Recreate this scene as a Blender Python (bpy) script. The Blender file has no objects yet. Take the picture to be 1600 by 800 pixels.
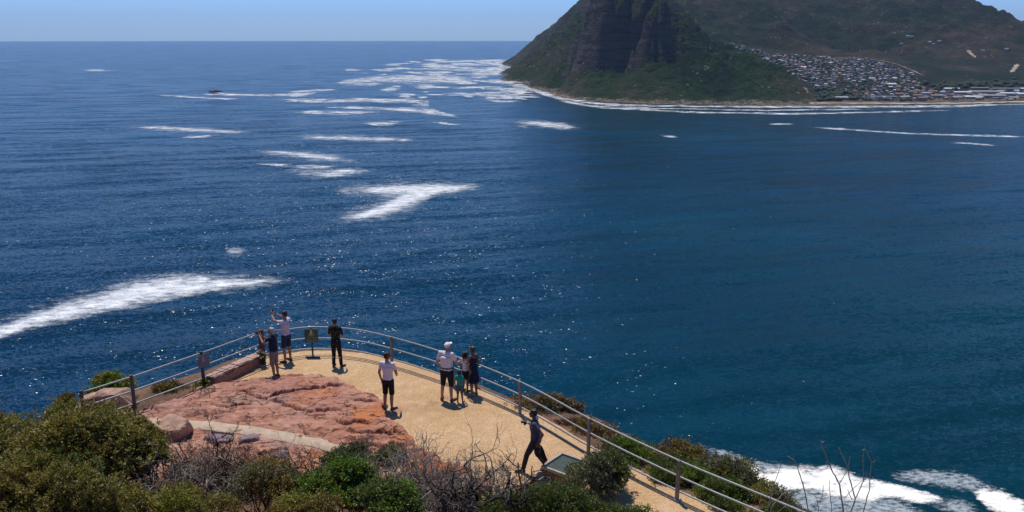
import bpy, bmesh, math, random
import numpy as np
from mathutils import Vector, Matrix

R = math.radians
scene = bpy.context.scene
col = scene.collection

# ------------------------------------------------------------------ survey of the place
# metres; x to the right, y away over the bay, z above the sea. The terrace lies 150 m up.
F = 1331.0; PITCH = R(14.536); EYE = 160.7; TER = 150.0

def ray(x, y):
    u = (x - 800) / F; v = -(y - 400) / F
    return (u, math.cos(PITCH) + v * math.sin(PITCH), -math.sin(PITCH) + v * math.cos(PITCH))
def at(x, y, z=TER):
    r = ray(x, y); t = (z - EYE) / r[2]
    return Vector((r[0] * t, r[1] * t, z))
def atY(x, y, Y):
    r = ray(x, y); t = Y / r[1]
    return Vector((r[0] * t, Y, EYE + r[2] * t))

# ------------------------------------------------------------------ noise on arrays
def _h(ix, iy, s):
    n = np.sin(ix * 127.1 + iy * 311.7 + s * 74.7) * 43758.5453
    return n - np.floor(n)
def vnoise(x, y, s=0):
    x = np.asarray(x, float); y = np.asarray(y, float)
    ix = np.floor(x); iy = np.floor(y); fx = x - ix; fy = y - iy
    fx = fx * fx * fx * (fx * (fx * 6 - 15) + 10); fy = fy * fy * fy * (fy * (fy * 6 - 15) + 10)
    a = _h(ix, iy, s); b = _h(ix + 1, iy, s); c = _h(ix, iy + 1, s); d = _h(ix + 1, iy + 1, s)
    return (a * (1 - fx) + b * fx) * (1 - fy) + (c * (1 - fx) + d * fx) * fy - .5
def fbm(x, y, s=0, o=4, g=.5):
    t = 0; a = 1
    for k in range(o):
        t = t + a * vnoise(x, y, s + k * 3); a *= g
        x = x * 2.03 + 5.3; y = y * 2.03 + 1.7
    return t
def ridged(x, y, s=0, o=4):
    t = 0; a = 1
    for k in range(o):
        t = t + a * (1 - 2 * np.abs(vnoise(x, y, s + k * 3)) * 2); a *= .5
        x = x * 2.1 + 3.3; y = y * 2.1 + 7.7
    return t

# ------------------------------------------------------------------ objects
def link(o, parent=None):
    col.objects.link(o)
    if parent is not None: o.parent = parent
    return o
def tag(o, label, cat, group=None, kind=None):
    o['label'] = label; o['category'] = cat
    if group: o['group'] = group
    if kind: o['kind'] = kind
    return o
def empty(name, loc=(0, 0, 0), rz=0):
    o = bpy.data.objects.new(name, None); o.location = loc; o.rotation_euler.z = rz
    o.empty_display_size = .1
    return link(o)
def mesh_np(name, V, Fq, m=None, parent=None, smooth=False, attrs=None, mats=None):
    """V (n,3); Fq (m,k) one polygon size"""
    V = np.asarray(V, np.float32); Fq = np.asarray(Fq, np.int32)
    me = bpy.data.meshes.new(name)
    k = Fq.shape[1]
    me.vertices.add(len(V)); me.vertices.foreach_set('co', V.ravel())
    me.loops.add(Fq.size); me.loops.foreach_set('vertex_index', Fq.ravel())
    me.polygons.add(len(Fq)); me.polygons.foreach_set('loop_start', np.arange(0, Fq.size, k, dtype=np.int32))
    if smooth: me.polygons.foreach_set('use_smooth', np.ones(len(Fq), bool))
    for an, av in (attrs or {}).items():
        a = me.attributes.new(an, 'FLOAT', 'POINT'); a.data.foreach_set('value', np.asarray(av, np.float32))
    if m is not None: me.materials.append(m)
    me.update(calc_edges=True); me.validate()
    return link(bpy.data.objects.new(name, me), parent)
def obj_bm(name, bm, m=None, parent=None, smooth=False):
    me = bpy.data.meshes.new(name); bm.normal_update(); bm.to_mesh(me); bm.free()
    if smooth:
        for p in me.polygons: p.use_smooth = True
    if m is not None: me.materials.append(m)
    return link(bpy.data.objects.new(name, me), parent)
def grid_faces(nx, ny):
    i = np.arange(nx - 1)[None, :] + nx * np.arange(ny - 1)[:, None]
    return np.stack([i, i + 1, i + 1 + nx, i + nx], -1).reshape(-1, 4)

def bm_box(bm, c, s, rot=None, bevel=0):
    r = bmesh.ops.create_cube(bm, size=1)
    M = Matrix.Translation(c) @ (rot.to_4x4() if rot is not None else Matrix.Identity(4)) @ Matrix.Diagonal((*s, 1))
    bmesh.ops.transform(bm, matrix=M, verts=r['verts'])
    if bevel:
        es = list({e for v in r['verts'] for e in v.link_edges})
        bmesh.ops.bevel(bm, geom=es, offset=bevel, segments=2, affect='EDGES', profile=.5)
def tubes_np(paths, sides=5):
    """paths: list of (pts (n,3), radii (n,)) -> V, F (quads), open ends narrowed"""
    VV = []; FF = []; off = 0
    ang = np.arange(sides) * 2 * math.pi / sides
    for pts, rad in paths:
        pts = np.asarray(pts, float); rad = np.asarray(rad, float); n = len(pts)
        t = np.gradient(pts, axis=0); t /= np.linalg.norm(t, axis=1)[:, None] + 1e-9
        ref = np.where(np.abs(t[:, 2:3]) > .9, np.array([[1., 0, 0]]), np.array([[0, 0, 1.]]))
        a = np.cross(t, ref); a /= np.linalg.norm(a, axis=1)[:, None] + 1e-9
        for q in range(1, n):
            if np.dot(a[q], a[q - 1]) < 0: a[q] *= -1
        b = np.cross(t, a)
        ring = pts[:, None, :] + rad[:, None, None] * (a[:, None, :] * np.cos(ang)[None, :, None] + b[:, None, :] * np.sin(ang)[None, :, None])
        VV.append(ring.reshape(-1, 3))
        i = np.arange(n - 1)[:, None] * sides; j = np.arange(sides)[None, :]; j2 = (j + 1) % sides
        f = np.stack([i + j, i + j2, i + sides + j2, i + sides + j], -1).reshape(-1, 4) + off
        FF.append(f); off += n * sides
    return np.concatenate(VV), np.concatenate(FF)
def bm_tube(bm, pts, rad, sides=10, caps=True):
    pts = [Vector(p) for p in pts]
    if not hasattr(rad, '__len__'): rad = [rad] * len(pts)
    rings = []; pa = None
    for i, p in enumerate(pts):
        t = (pts[min(i + 1, len(pts) - 1)] - pts[max(i - 1, 0)]).normalized()
        a = t.cross(Vector((0, 0, 1)) if abs(t.z) < .95 else Vector((1, 0, 0))).normalized()
        if pa is not None and a.dot(pa) < 0: a = -a
        pa = a; b = t.cross(a)
        rings.append([bm.verts.new(p + rad[i] * (a * math.cos(q) + b * math.sin(q))) for q in [k * 2 * math.pi / sides for k in range(sides)]])
    for r0, r1 in zip(rings, rings[1:]):
        for k in range(sides):
            bm.faces.new((r0[k], r0[(k + 1) % sides], r1[(k + 1) % sides], r1[k]))
    if caps:
        bm.faces.new(rings[0][::-1]); bm.faces.new(rings[-1])

# ------------------------------------------------------------------ materials
class N:
    def __init__(s, name):
        s.m = bpy.data.materials.new(name); s.m.use_nodes = True
        s.t = s.m.node_tree; s.t.nodes.clear()
        s.out = s.t.nodes.new('ShaderNodeOutputMaterial')
    def n(s, typ, **kw):
        nd = s.t.nodes.new('ShaderNode' + typ)
        for k, v in kw.items():
            if k.startswith('i_'):
                k = k[2:]; k = int(k) if k.isdigit() else k.replace('_', ' ')
                s.set(nd.inputs[k], v)
            else: setattr(nd, k, v)
        return nd
    def set(s, sock, v):
        if isinstance(v, bpy.types.NodeSocket): s.t.links.new(v, sock)
        elif hasattr(v, '__len__') and sock.type == 'RGBA' and len(v) == 3: sock.default_value = (*v, 1)
        else: sock.default_value = v
    def math(s, op, a, b=0.0, c=None, clamp=False):
        nd = s.n('Math', operation=op, use_clamp=clamp); s.set(nd.inputs[0], a); s.set(nd.inputs[1], b)
        if c is not None: s.set(nd.inputs[2], c)
        return nd.outputs[0]
    def vmath(s, op, a, b):
        nd = s.n('VectorMath', operation=op); s.set(nd.inputs[0], a)
        s.set(nd.inputs[3] if op == 'SCALE' else nd.inputs[1], b)
        return nd.outputs[0]
    def noise(s, vec, scale, detail=3, rough=.5, out='Fac', dist=0.0):
        nd = s.n('TexNoise'); s.set(nd.inputs['Vector'], vec)
        nd.inputs['Scale'].default_value = scale; nd.inputs['Detail'].default_value = detail
        nd.inputs['Roughness'].default_value = rough; nd.inputs['Distortion'].default_value = dist
        return nd.outputs[out]
    def pos(s): return s.n('NewGeometry').outputs['Position']
    def obj(s): return s.n('TexCoord').outputs['Object']
    def map(s, vec, scale=(1, 1, 1), rot=(0, 0, 0)):
        nd = s.n('Mapping'); s.set(nd.inputs['Vector'], vec)
        nd.inputs['Scale'].default_value = scale; nd.inputs['Rotation'].default_value = rot
        return nd.outputs[0]
    def mapt(s, vec, size=(1, 1, 1), rot=0.):
        nd = s.n('Mapping', vector_type='TEXTURE'); s.set(nd.inputs['Vector'], vec)
        nd.inputs['Scale'].default_value = size; nd.inputs['Rotation'].default_value = (0, 0, rot)
        return nd.outputs[0]
    def ramp(s, fac, stops, interp='LINEAR'):
        nd = s.n('ValToRGB'); s.set(nd.inputs[0], fac); cr = nd.color_ramp; cr.interpolation = interp
        while len(cr.elements) < len(stops): cr.elements.new(.5)
        for e, (p, c) in zip(cr.elements, stops):
            e.position = p; e.color = (*c, 1) if hasattr(c, '__len__') else (c, c, c, 1)
        return nd.outputs[0]
    def mix(s, fac, a, b, mode='MIX'):
        nd = s.n('MixRGB', blend_type=mode); s.set(nd.inputs[0], fac); s.set(nd.inputs[1], a); s.set(nd.inputs[2], b)
        return nd.outputs[0]
    def smooth(s, v, lo, hi):
        nd = s.n('MapRange', interpolation_type='SMOOTHSTEP'); s.set(nd.inputs[0], v)
        nd.inputs[1].default_value = lo; nd.inputs[2].default_value = hi
        return nd.outputs[0]
    def bump(s, h, strength=.3, dist=.02):
        nd = s.n('Bump'); nd.inputs['Strength'].default_value = strength; nd.inputs['Distance'].default_value = dist
        s.set(nd.inputs['Height'], h); return nd.outputs[0]
    def bsdf(s, color, rough=.8, normal=None, **kw):
        nd = s.n('BsdfPrincipled'); s.set(nd.inputs['Base Color'], color); s.set(nd.inputs['Roughness'], rough)
        if normal is not None: s.set(nd.inputs['Normal'], normal)
        for k, v in kw.items(): s.set(nd.inputs[k.replace('_', ' ')], v)
        return nd.outputs[0]
    def done(s, sh):
        s.t.links.new(sh, s.out.inputs['Surface']); return s.m

def mat_simple(name, c, rough=.75, var=.15, scale=12, metal=0.0, bump=0.0):
    n = N(name); p = n.obj()
    f = n.noise(p, scale, 4, .6)
    cc = n.mix(n.smooth(f, .3, .7), tuple(x * (1 - var) for x in c), tuple(min(1, x * (1 + var)) for x in c))
    return n.done(n.bsdf(cc, rough, n.bump(f, bump, .01) if bump else None, Metallic=metal))
# ------------------------------------------------------------------ sky, sun, camera
SUN_EL, SUN_AZ = R(69), R(-20)          # azimuth from +y towards +x
w = bpy.data.worlds.new('World'); scene.world = w; w.use_nodes = True
wt = w.node_tree; bg = wt.nodes['Background']
sky = wt.nodes.new('ShaderNodeTexSky'); sky.sky_type = 'NISHITA'; sky.sun_disc = False
sky.sun_elevation = SUN_EL; sky.sun_rotation = SUN_AZ % (2 * math.pi)
sky.altitude = 160; sky.air_density = 1.0; sky.dust_density = .2; sky.ozone_density = 2.5
tint = wt.nodes.new('ShaderNodeMixRGB'); tint.blend_type = 'MULTIPLY'; tint.inputs[0].default_value = 1; tint.inputs[2].default_value = (.58, .80, 1.42, 1)
tc = wt.nodes.new('ShaderNodeTexCoord'); sxyz = wt.nodes.new('ShaderNodeSeparateXYZ'); wt.links.new(tc.outputs['Generated'], sxyz.inputs[0])
rp = wt.nodes.new('ShaderNodeValToRGB'); wt.links.new(sxyz.outputs[2], rp.inputs[0])      # added tint darkens the sky overhead, cutting blue shade fill and sea reflections
rp.color_ramp.elements[0].position = .04; rp.color_ramp.elements[0].color = (.50, .79, 1.50, 1)
rp.color_ramp.elements[1].position = .55; rp.color_ramp.elements[1].color = (.30, .58, .90, 1)
wt.links.new(rp.outputs[0], tint.inputs[2])
wt.links.new(sky.outputs[0], tint.inputs[1]); wt.links.new(tint.outputs[0], bg.inputs[0]); bg.inputs[1].default_value = .105
sl = bpy.data.lights.new('sun', 'SUN'); sl.energy = 3.9; sl.angle = R(.53); sl.color = (1, .95, .86)
so = link(bpy.data.objects.new('sun', sl))
SUNV = Vector((math.cos(SUN_EL) * math.sin(SUN_AZ), math.cos(SUN_EL) * math.cos(SUN_AZ), math.sin(SUN_EL)))
so.rotation_euler = (-SUNV).to_track_quat('-Z', 'Y').to_euler(); so.location = (0, 0, 400)

cd = bpy.data.cameras.new('camera'); cd.sensor_width = 36; cd.lens = F / 1600 * 36
cd.clip_start = .1; cd.clip_end = 60000
cam = link(bpy.data.objects.new('camera', cd)); cam.location = (0, 0, EYE)
cam.rotation_euler = (R(90) - PITCH, R(-.05), 0); scene.camera = cam
scene.view_settings.view_transform = 'Standard'; scene.view_settings.look = 'None'
scene.view_settings.exposure = 0.0; scene.view_settings.gamma = 1
scene.cycles.use_denoising = True
scene.cycles.denoiser = 'OPENIMAGEDENOISE'; scene.cycles.denoising_input_passes = 'RGB_ALBEDO_NORMAL'
scene.cycles.max_bounces = 5; scene.cycles.diffuse_bounces = 2; scene.cycles.glossy_bounces = 2
scene.cycles.transparent_max_bounces = 10; scene.cycles.transmission_bounces = 2; scene.cycles.volume_bounces = 0
scene.cycles.sample_clamp_indirect = 3; scene.cycles.sample_clamp_direct = 12
scene.cycles.caustics_reflective = False; scene.cycles.caustics_refractive = False

# ------------------------------------------------------------------ sea
def sea_mat():
    n = N('sea_water'); p = n.pos()
    # facets of the water surface: swell, wind waves and chop, as slopes
    def slope(vec, scale, amp, detail=2, rough=.5):
        c = n.noise(vec, scale, detail, rough, out='Color')
        v = n.vmath('SUBTRACT', c, (.5, .5, .5))
        return n.vmath('SCALE', v, amp)
    p1 = n.mapt(p, (120, 24, 1), R(15))
    p2 = n.mapt(p, (10, 4.5, 1), R(12))
    p3 = n.map(p, (1 / 2.2, 1 / 1.4, 1), (0, 0, R(20)))
    p4 = n.map(p, (1 / .75, 1 / .55, 1), (0, 0, R(-15)))
    gust = n.smooth(n.noise(n.map(p, (1 / 420, 1 / 160, 1), (0, 0, R(10))), 1, 4, .6), .3, .7)
    s = n.vmath('ADD', slope(p1, 1, .75, 3), slope(p2, 1, .60, 3))
    s = n.vmath('ADD', s, slope(p3, 1, 1.05, 2))
    s = n.vmath('ADD', s, slope(p4, 1, 1.0, 1))
    # calmer water in the lee of the headland (right), livelier to the left and towards the swell
    sx = n.n('SeparateXYZ'); n.set(sx.inputs[0], p)
    lee = n.smooth(n.math('DIVIDE', sx.outputs[0], n.math('ADD', sx.outputs[1], 50.)), .55, -.35)
    # steep little fronts of the wind waves, in patches along the crests
    fr1 = n.noise(n.map(p, (1 / 1.9, 1 / 1.2, 1), (0, 0, R(12))), 1, 1.5, .5)
    fr2 = n.noise(n.mapt(p, (48, 14, 1), R(15)), 1, 3, .6)
    thr = n.math('MULTIPLY_ADD', lee, -.05, .66)
    steep = n.math('MULTIPLY', n.smooth(n.math('SUBTRACT', fr1, thr), 0, .03), n.smooth(fr2, .44, .60))
    tilt = n.vmath('ADD', n.vmath('SCALE', n.vmath('SUBTRACT', n.noise(n.map(p, (1 / 3.3, 1 / 2.1, 1)), 1, 1, .5, out='Color'), (.5, .5, .5)), 1.55), (.03, -.47, 0))
    k = n.math('MULTIPLY_ADD', lee, .22, n.math('MULTIPLY_ADD', gust, .26, .50))
    s = n.vmath('SCALE', s, k)
    s = n.vmath('ADD', n.vmath('SCALE', s, n.math('SUBTRACT', 1., steep)), n.vmath('SCALE', tilt, steep))
    nrm = n.vmath('NORMALIZE', n.vmath('ADD', n.vmath('MULTIPLY', s, (1, 1, 0)), (0, 0, 1)), (0, 0, 0))
    big = n.noise(n.map(p, (1 / 900, 1 / 500, 1)), 1, 4, .55)
    med = n.noise(n.mapt(p, (160, 26, 1), R(15)), 1, 4, .6)
    base = n.ramp(big, [(.3, (.0008, .018, .031)), (.55, (.0012, .029, .045)), (.75, (.002, .046, .062))])
    base = n.mix(n.smooth(med, .35, .7), base, n.mix(1., base, (1.35, 1.3, 1.25), 'MULTIPLY'))
    base = n.mix(n.math('MULTIPLY', lee, .9), base, n.mix(1., base, (.55, .92, 1.35), 'MULTIPLY'))     # open ocean bluer than the bay
    b = n.bsdf(base, n.math('MULTIPLY_ADD', steep, .10, .15), nrm, IOR=1.33, Specular_IOR_Level=n.math('MULTIPLY_ADD', steep, .50, .07))
    return n.done(b)
SEA_R = 25000
bm = bmesh.new()
bmesh.ops.create_circle(bm, cap_ends=True, cap_tris=True, segments=180, radius=SEA_R)
sea = obj_bm('sea', bm, sea_mat())
tag(sea, 'deep blue open sea reaching to the horizon', 'sea', kind='structure')

# foam: streaks lying on the water, ragged and thin at their rims
def foam_mat(name, lo, hi, stretch, col_=(.88, .89, .90), dens=1.0, amp=1.0):
    n = N(name); p = n.pos()
    e = n.n('Attribute', attribute_name='edge').outputs['Fac']
    f1 = n.noise(n.map(p, (1 / stretch, 1 / (stretch * .55), 1), (0, 0, R(-12))), 1, 5, .65)
    f2 = n.noise(n.map(p, (1 / (stretch * .16), 1 / (stretch * .1), 1)), 1, 3, .7)
    v = n.math('ADD', n.math('MULTIPLY', e, 1.1), n.math('MULTIPLY_ADD', f1, amp, n.math('MULTIPLY_ADD', f2, amp * .55, -.77 * amp)))
    a = n.math('MULTIPLY', n.smooth(v, lo, hi), dens)
    c = n.mix(n.smooth(f1, .30, .5), (col_[0] * .8, col_[1] * .85, col_[2] * .88), col_)
    mixs = n.n('MixShader'); n.set(mixs.inputs[0], a)
    n.t.links.new(n.n('BsdfTransparent').outputs[0], mixs.inputs[1])
    n.t.links.new(n.bsdf(c, .9), mixs.inputs[2])
    return n.done(mixs.outputs[0])
def foam_strip(pts, z=.15):
    """pts: (x, y, half height) as surveyed; returns V,F,edge for a strip of five rows"""
    P = [at(x, y, 0) for x, y, h in pts]
    q = np.array([[x, y, h] for x, y, h in pts], float)
    tt = np.linspace(0, len(q) - 1, max(24, len(q) * 8)); i0 = np.clip(tt.astype(int), 0, len(q) - 2); fr = tt - i0
    def cat(i): return q[np.clip(i, 0, len(q) - 1)]
    a, b, c, d = cat(i0 - 1), cat(i0), cat(i0 + 1), cat(i0 + 2); fr = fr[:, None]
    C = .5 * ((2 * b) + (-a + c) * fr + (2 * a - 5 * b + 4 * c - d) * fr ** 2 + (-a + 3 * b - 3 * c + d) * fr ** 3)
    C[:, 2] = np.maximum(C[:, 2], .3)
    rows = np.linspace(-1, 1, 7); V = []; E = []
    endf = np.minimum(1, np.minimum(tt - tt[0], tt[-1] - tt) / .7)
    for (x, y, h), ef in zip(C, endf):
        for r_ in rows:
            V.append(at(x, y + r_ * h * 1.7, 0) + Vector((0, 0, z))); E.append((1 - r_ * r_) * (.35 + .65 * ef) - .25 * (1 - ef))
    return np.array(V), grid_faces(7, len(C)), np.array(E)
def foam(name, strips, m, label, z=.15):
    V = []; Fc = []; E = []; o = 0
    for k, s in enumerate(strips):
        v, f, e = foam_strip(s, z + .02 * k); V.append(v); Fc.append(f + o); E.append(e); o += len(v)
    ob = mesh_np(name, np.concatenate(V), np.concatenate(Fc), m, attrs={'edge': np.concatenate(E)})
    return tag(ob, label, 'foam', kind='stuff')
fm_near = foam_mat('foam_near', .26, 1.6, 11, amp=2.2)
fm_mid = foam_mat('foam_mid', .42, 1.95, 22, amp=2.9)
fm_far = foam_mat('foam_far', .48, 1.9, 34, (.88, .89, .90), amp=3.4)
fm_surf = foam_mat('foam_surf', .22, 1.0, 7, (.93, .90, .82), amp=2.0)
foam('sea_foam', [[(-50, 533, 9), (0, 520, 8), (60, 501, 9), (130, 482, 11), (200, 467, 12), (270, 455, 11), (330, 447, 8), (380, 442, 4.5), (432, 438, 2)],
                  [(150, 470, 5), (210, 456, 9), (270, 445, 9), (315, 438, 5), (334, 435, 2)]], fm_near, 'long bright foam streak forking at its right end on the lower left water')
foam('sea_foam', [[(556, 299, 3), (600, 297, 5), (650, 296, 6), (700, 295, 5), (746, 291, 2)],
                  [(700, 296, 5), (664, 302, 9), (638, 311, 11), (608, 324, 8), (575, 335, 5), (534, 342, 2.5)]], fm_near, 'thick sideways arrow shaped foam patch in the middle of the bay')
foam('sea_foam', [[(405, 237, 1.5), (450, 240, 2.5), (500, 246, 3.5), (548, 252, 2)], [(440, 260, 2), (490, 261, 2.5), (530, 261, 2)],
                  [(478, 274, 2.5), (530, 270, 5), (588, 266, 2.5)], [(395, 256, 1), (430, 258, 1.6), (470, 259, 1)]], fm_mid, 'wispy triple foam streaks left of the arrow shaped patch')
foam('sea_foam', [[(345, 397, 4), (368, 393, 7), (392, 391, 4)]], foam_mat('foam_smudge', .5, 1.9, 12, dens=.6, amp=2.2), 'small faint foam smudge above the forked streak')
foam('sea_foam', [[(465, 215, 1.5), (520, 215.5, 2), (570, 217, 2.6), (620, 218.5, 2), (658, 219.5, 1.2)]], fm_mid, 'thin single foam line with a bend across the middle water')
foam('sea_foam', [[(800, 190, 1.5), (840, 193, 3), (875, 197, 4), (905, 200, 2)], [(800, 197, 1.5), (835, 199, 2)]], fm_mid, 'short foam streak just off the headland point')
foam('sea_foam', [[(200, 199, 1.4), (260, 200.5, 2), (335, 205, 2), (408, 208, 1.4)], [(275, 216, 1.4), (312, 214, 1.6), (350, 212, 1)]], fm_mid, 'faint pair of foam lines on the far left water')
foam('sea_foam', [[(125, 110, .8), (150, 110.4, 1.6), (185, 110.8, .8)], [(200, 111, .5), (240, 111, .5)], [(262, 109.5, .6), (285, 109.5, .6)]], fm_far, 'isolated tiny foam line near the horizon at left')
far = [[(235, 148, 1), (280, 151, 1.4), (330, 154, 1.4), (400, 155.5, 1.2)], [(330, 144.5, 1), (360, 148, 1.6), (420, 149, 1.5), (470, 147, 2), (500, 145.5, 2)],
       [(300, 147, .8), (340, 148.5, 1.2), (400, 148.5, 1)], [(440, 146, 1), (470, 143, 1.5), (500, 141, 1.4), (535, 140.5, 1)], [(440, 150, 1), (465, 149.5, 2.4), (495, 147, 1)],
       [(430, 155, 2), (470, 157.5, 3), (520, 158, 2.6), (580, 158, 2), (640, 160, 2.5)], [(530, 153, 1.5), (580, 156, 2), (640, 158, 3), (670, 163, 4.5), (640, 166, 3)],
       [(450, 175, 1.6), (500, 176, 2.6), (550, 177, 2.6), (600, 174, 2.2)], [(500, 167, 1.6), (560, 169, 2.2), (620, 171, 2.6), (670, 175, 4), (700, 180, 2.5), (722, 184, 1.2)],
       [(520, 131, 2), (545, 128, 3), (590, 124, 5), (640, 124, 6), (700, 124, 6), (750, 125, 4)], [(525, 132, 1.5), (570, 132, 2.2), (610, 131, 1.6)],
       [(640, 134, 2), (665, 136, 3.4), (690, 136, 2)], [(590, 141, 2), (610, 140, 3), (630, 138.5, 1.4)], [(530, 109, .8), (550, 109.5, 1.5), (575, 109.5, .8)], [(545, 114.5, .8), (590, 115.5, .8)],
       [(660, 98, .7), (700, 96.5, 1.4), (760, 95, 1.8), (812, 94, 2)], [(610, 108, .7), (680, 108, 1.2), (720, 110, 1.6), (760, 109, 2.6), (800, 106, 3)], [(720, 117, 3), (760, 115, 4), (810, 112, 4)],
       [(650, 103, .8), (700, 102, 1), (760, 101.5, 1.4), (800, 101, 1.4)], [(690, 146, 1.5), (740, 147.5, 2.5), (790, 149, 3), (840, 149, 3)], [(740, 126, 3), (780, 128, 3), (815, 128, 3)],
       [(745, 155, 1), (785, 158.5, 1.8), (820, 158, 1)], [(690, 140, 1), (740, 137, 1.6), (800, 136, 1.6)], [(760, 141, 2), (800, 142, 3.5), (845, 144, 3)], [(790, 132, 3), (815, 136, 4), (850, 146, 3.5), (880, 153, 2.5)],
       [(720, 168, 1), (750, 170, 1)], [(670, 191, 1), (700, 194, 1.6), (728, 196, 1)], [(560, 192, 2), (600, 194, 2.5), (640, 190, 2)]]
r5 = random.Random(12)
for k in range(95):                          # the confused water over the reef
    y_ = 94 + 62 * r5.random() ** 1.1; x1_ = 800 + (y_ - 94) * .95 - 10; x0_ = 560 + abs(y_ - 122) * 2.2
    x_ = x0_ + (x1_ - x0_) * r5.random() ** .7; L_ = r5.uniform(8, 34); sl_ = r5.uniform(-.04, .07)
    far.append([(x_ - L_, y_ - sl_ * L_, .5), (x_, y_ + r5.uniform(-.5, .5), r5.uniform(.7, 1.9)), (x_ + L_ * .8, y_ + sl_ * L_, .5)])
foam('surf_foam', far, fm_far, 'broken white surf streaks spread over the reef off the headland point')
foam('surf_foam', [[(828, 137, 1.44), (858, 150, 1.73), (900, 157, 1.87), (940, 162, 1.87), (1000, 164.5, 1.44), (1100, 166, 1.44), (1200, 166.5, 1.58), (1300, 166.5, 1.58), (1400, 166, 1.44), (1500, 165, 1.80), (1560, 163, 0.72), (1640, 162, 0.72)],
                   [(860, 152, 1.44), (900, 162, 1.87), (950, 168, 1.58), (1020, 172, 1.15), (1090, 175.5, 1.15), (1160, 176, 0.86), (1230, 177.5, 1.30), (1320, 176, 1.01), (1400, 174, 1.15), (1500, 171, 1.15)],
                   [(930, 164, 1.44), (1000, 168.5, 0.86), (1080, 170, 0.72), (1180, 172, 0.86), (1280, 171, 0.86), (1380, 170, 0.72)]], fm_far, 'white surf lines breaking along the foot of the headland and the beach')
foam('sea_foam', [[(1195, 193, .8), (1220, 193.5, 1.2), (1252, 193.5, .8)], [(1265, 199, .8), (1310, 201, 1.2), (1400, 207, 1), (1480, 210, 1), (1560, 212, 1.4), (1620, 214, 1)],
                  [(1475, 222, .8), (1520, 224, 1), (1570, 228, .8)], [(1028, 211, 1), (1045, 213, 1.4), (1062, 214, 1)]], fm_mid, 'very thin pale lines on the calm water before the beach')
fm_veil = foam_mat('foam_veil', .55, 1.9, 14, (.75, .80, .84), .55, amp=2.8)
foam('sea_foam', [[(-50, 529, 16), (60, 496, 17), (200, 460, 22), (300, 446, 19), (400, 441, 10), (470, 436, 4)], [(90, 485, 8), (180, 460, 14), (250, 440, 10), (300, 428, 4)]], fm_veil, 'thin pale foam veil spreading along both sides of the forked streak', z=.05)
foam('sea_foam', [[(500, 300, 3), (560, 297, 9), (640, 297, 14), (720, 293, 8), (770, 290, 3)], [(690, 300, 12), (630, 315, 20), (570, 335, 13), (500, 348, 4)]], fm_veil, 'thin pale foam veil round the arrow shaped patch', z=.05)
foam('sea_foam', [[(380, 236, 2), (440, 240, 5), (510, 247, 7), (580, 254, 3)], [(420, 266, 2), (500, 271, 8), (610, 266, 4)], [(430, 214, 2), (540, 216, 5), (690, 221, 2)], [(170, 198, 2), (280, 202, 5), (430, 209, 2)], [(770, 189, 2), (850, 194, 6), (930, 202, 3)]], foam_mat('foam_veil_far', .55, 2.0, 26, (.75, .80, .84), .55, amp=3.0), 'thin pale foam veils fraying from the narrow streaks in the middle distance', z=.05)
foam('breaking_surf', [[(1180, 752, 12), (1215, 750, 14), (1255, 748, 14), (1300, 752, 18), (1340, 764, 15), (1400, 768, 9), (1440, 777, 8), (1478, 782, 5)],
                       [(1130, 722, 5), (1150, 728, 8), (1175, 738, 10), (1200, 750, 8)]], fm_surf, 'thick warm white surf boiling at the cliff foot behind the bare twigs')
foam('breaking_surf', [[(1520, 768, 6), (1548, 778, 13), (1580, 792, 15), (1625, 806, 8)]], fm_surf, 'separate patch of thick surf at the bottom right corner')
foam('breaking_surf', [[(1380, 742, 5), (1440, 745, 10), (1500, 752, 12), (1560, 765, 9)], [(1450, 785, 8), (1500, 795, 14), (1540, 805, 10)], [(1200, 785, 16), (1270, 782, 26), (1340, 790, 26), (1400, 798, 18), (1460, 812, 14)], [(1090, 698, 4), (1140, 712, 6), (1190, 730, 8), (1300, 735, 8)]],
     foam_mat('foam_thin', .5, 1.4, 3, (.62, .68, .70), .62, amp=2.4), 'thin lacy foam scattered between the two surf patches', z=.05)

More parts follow.
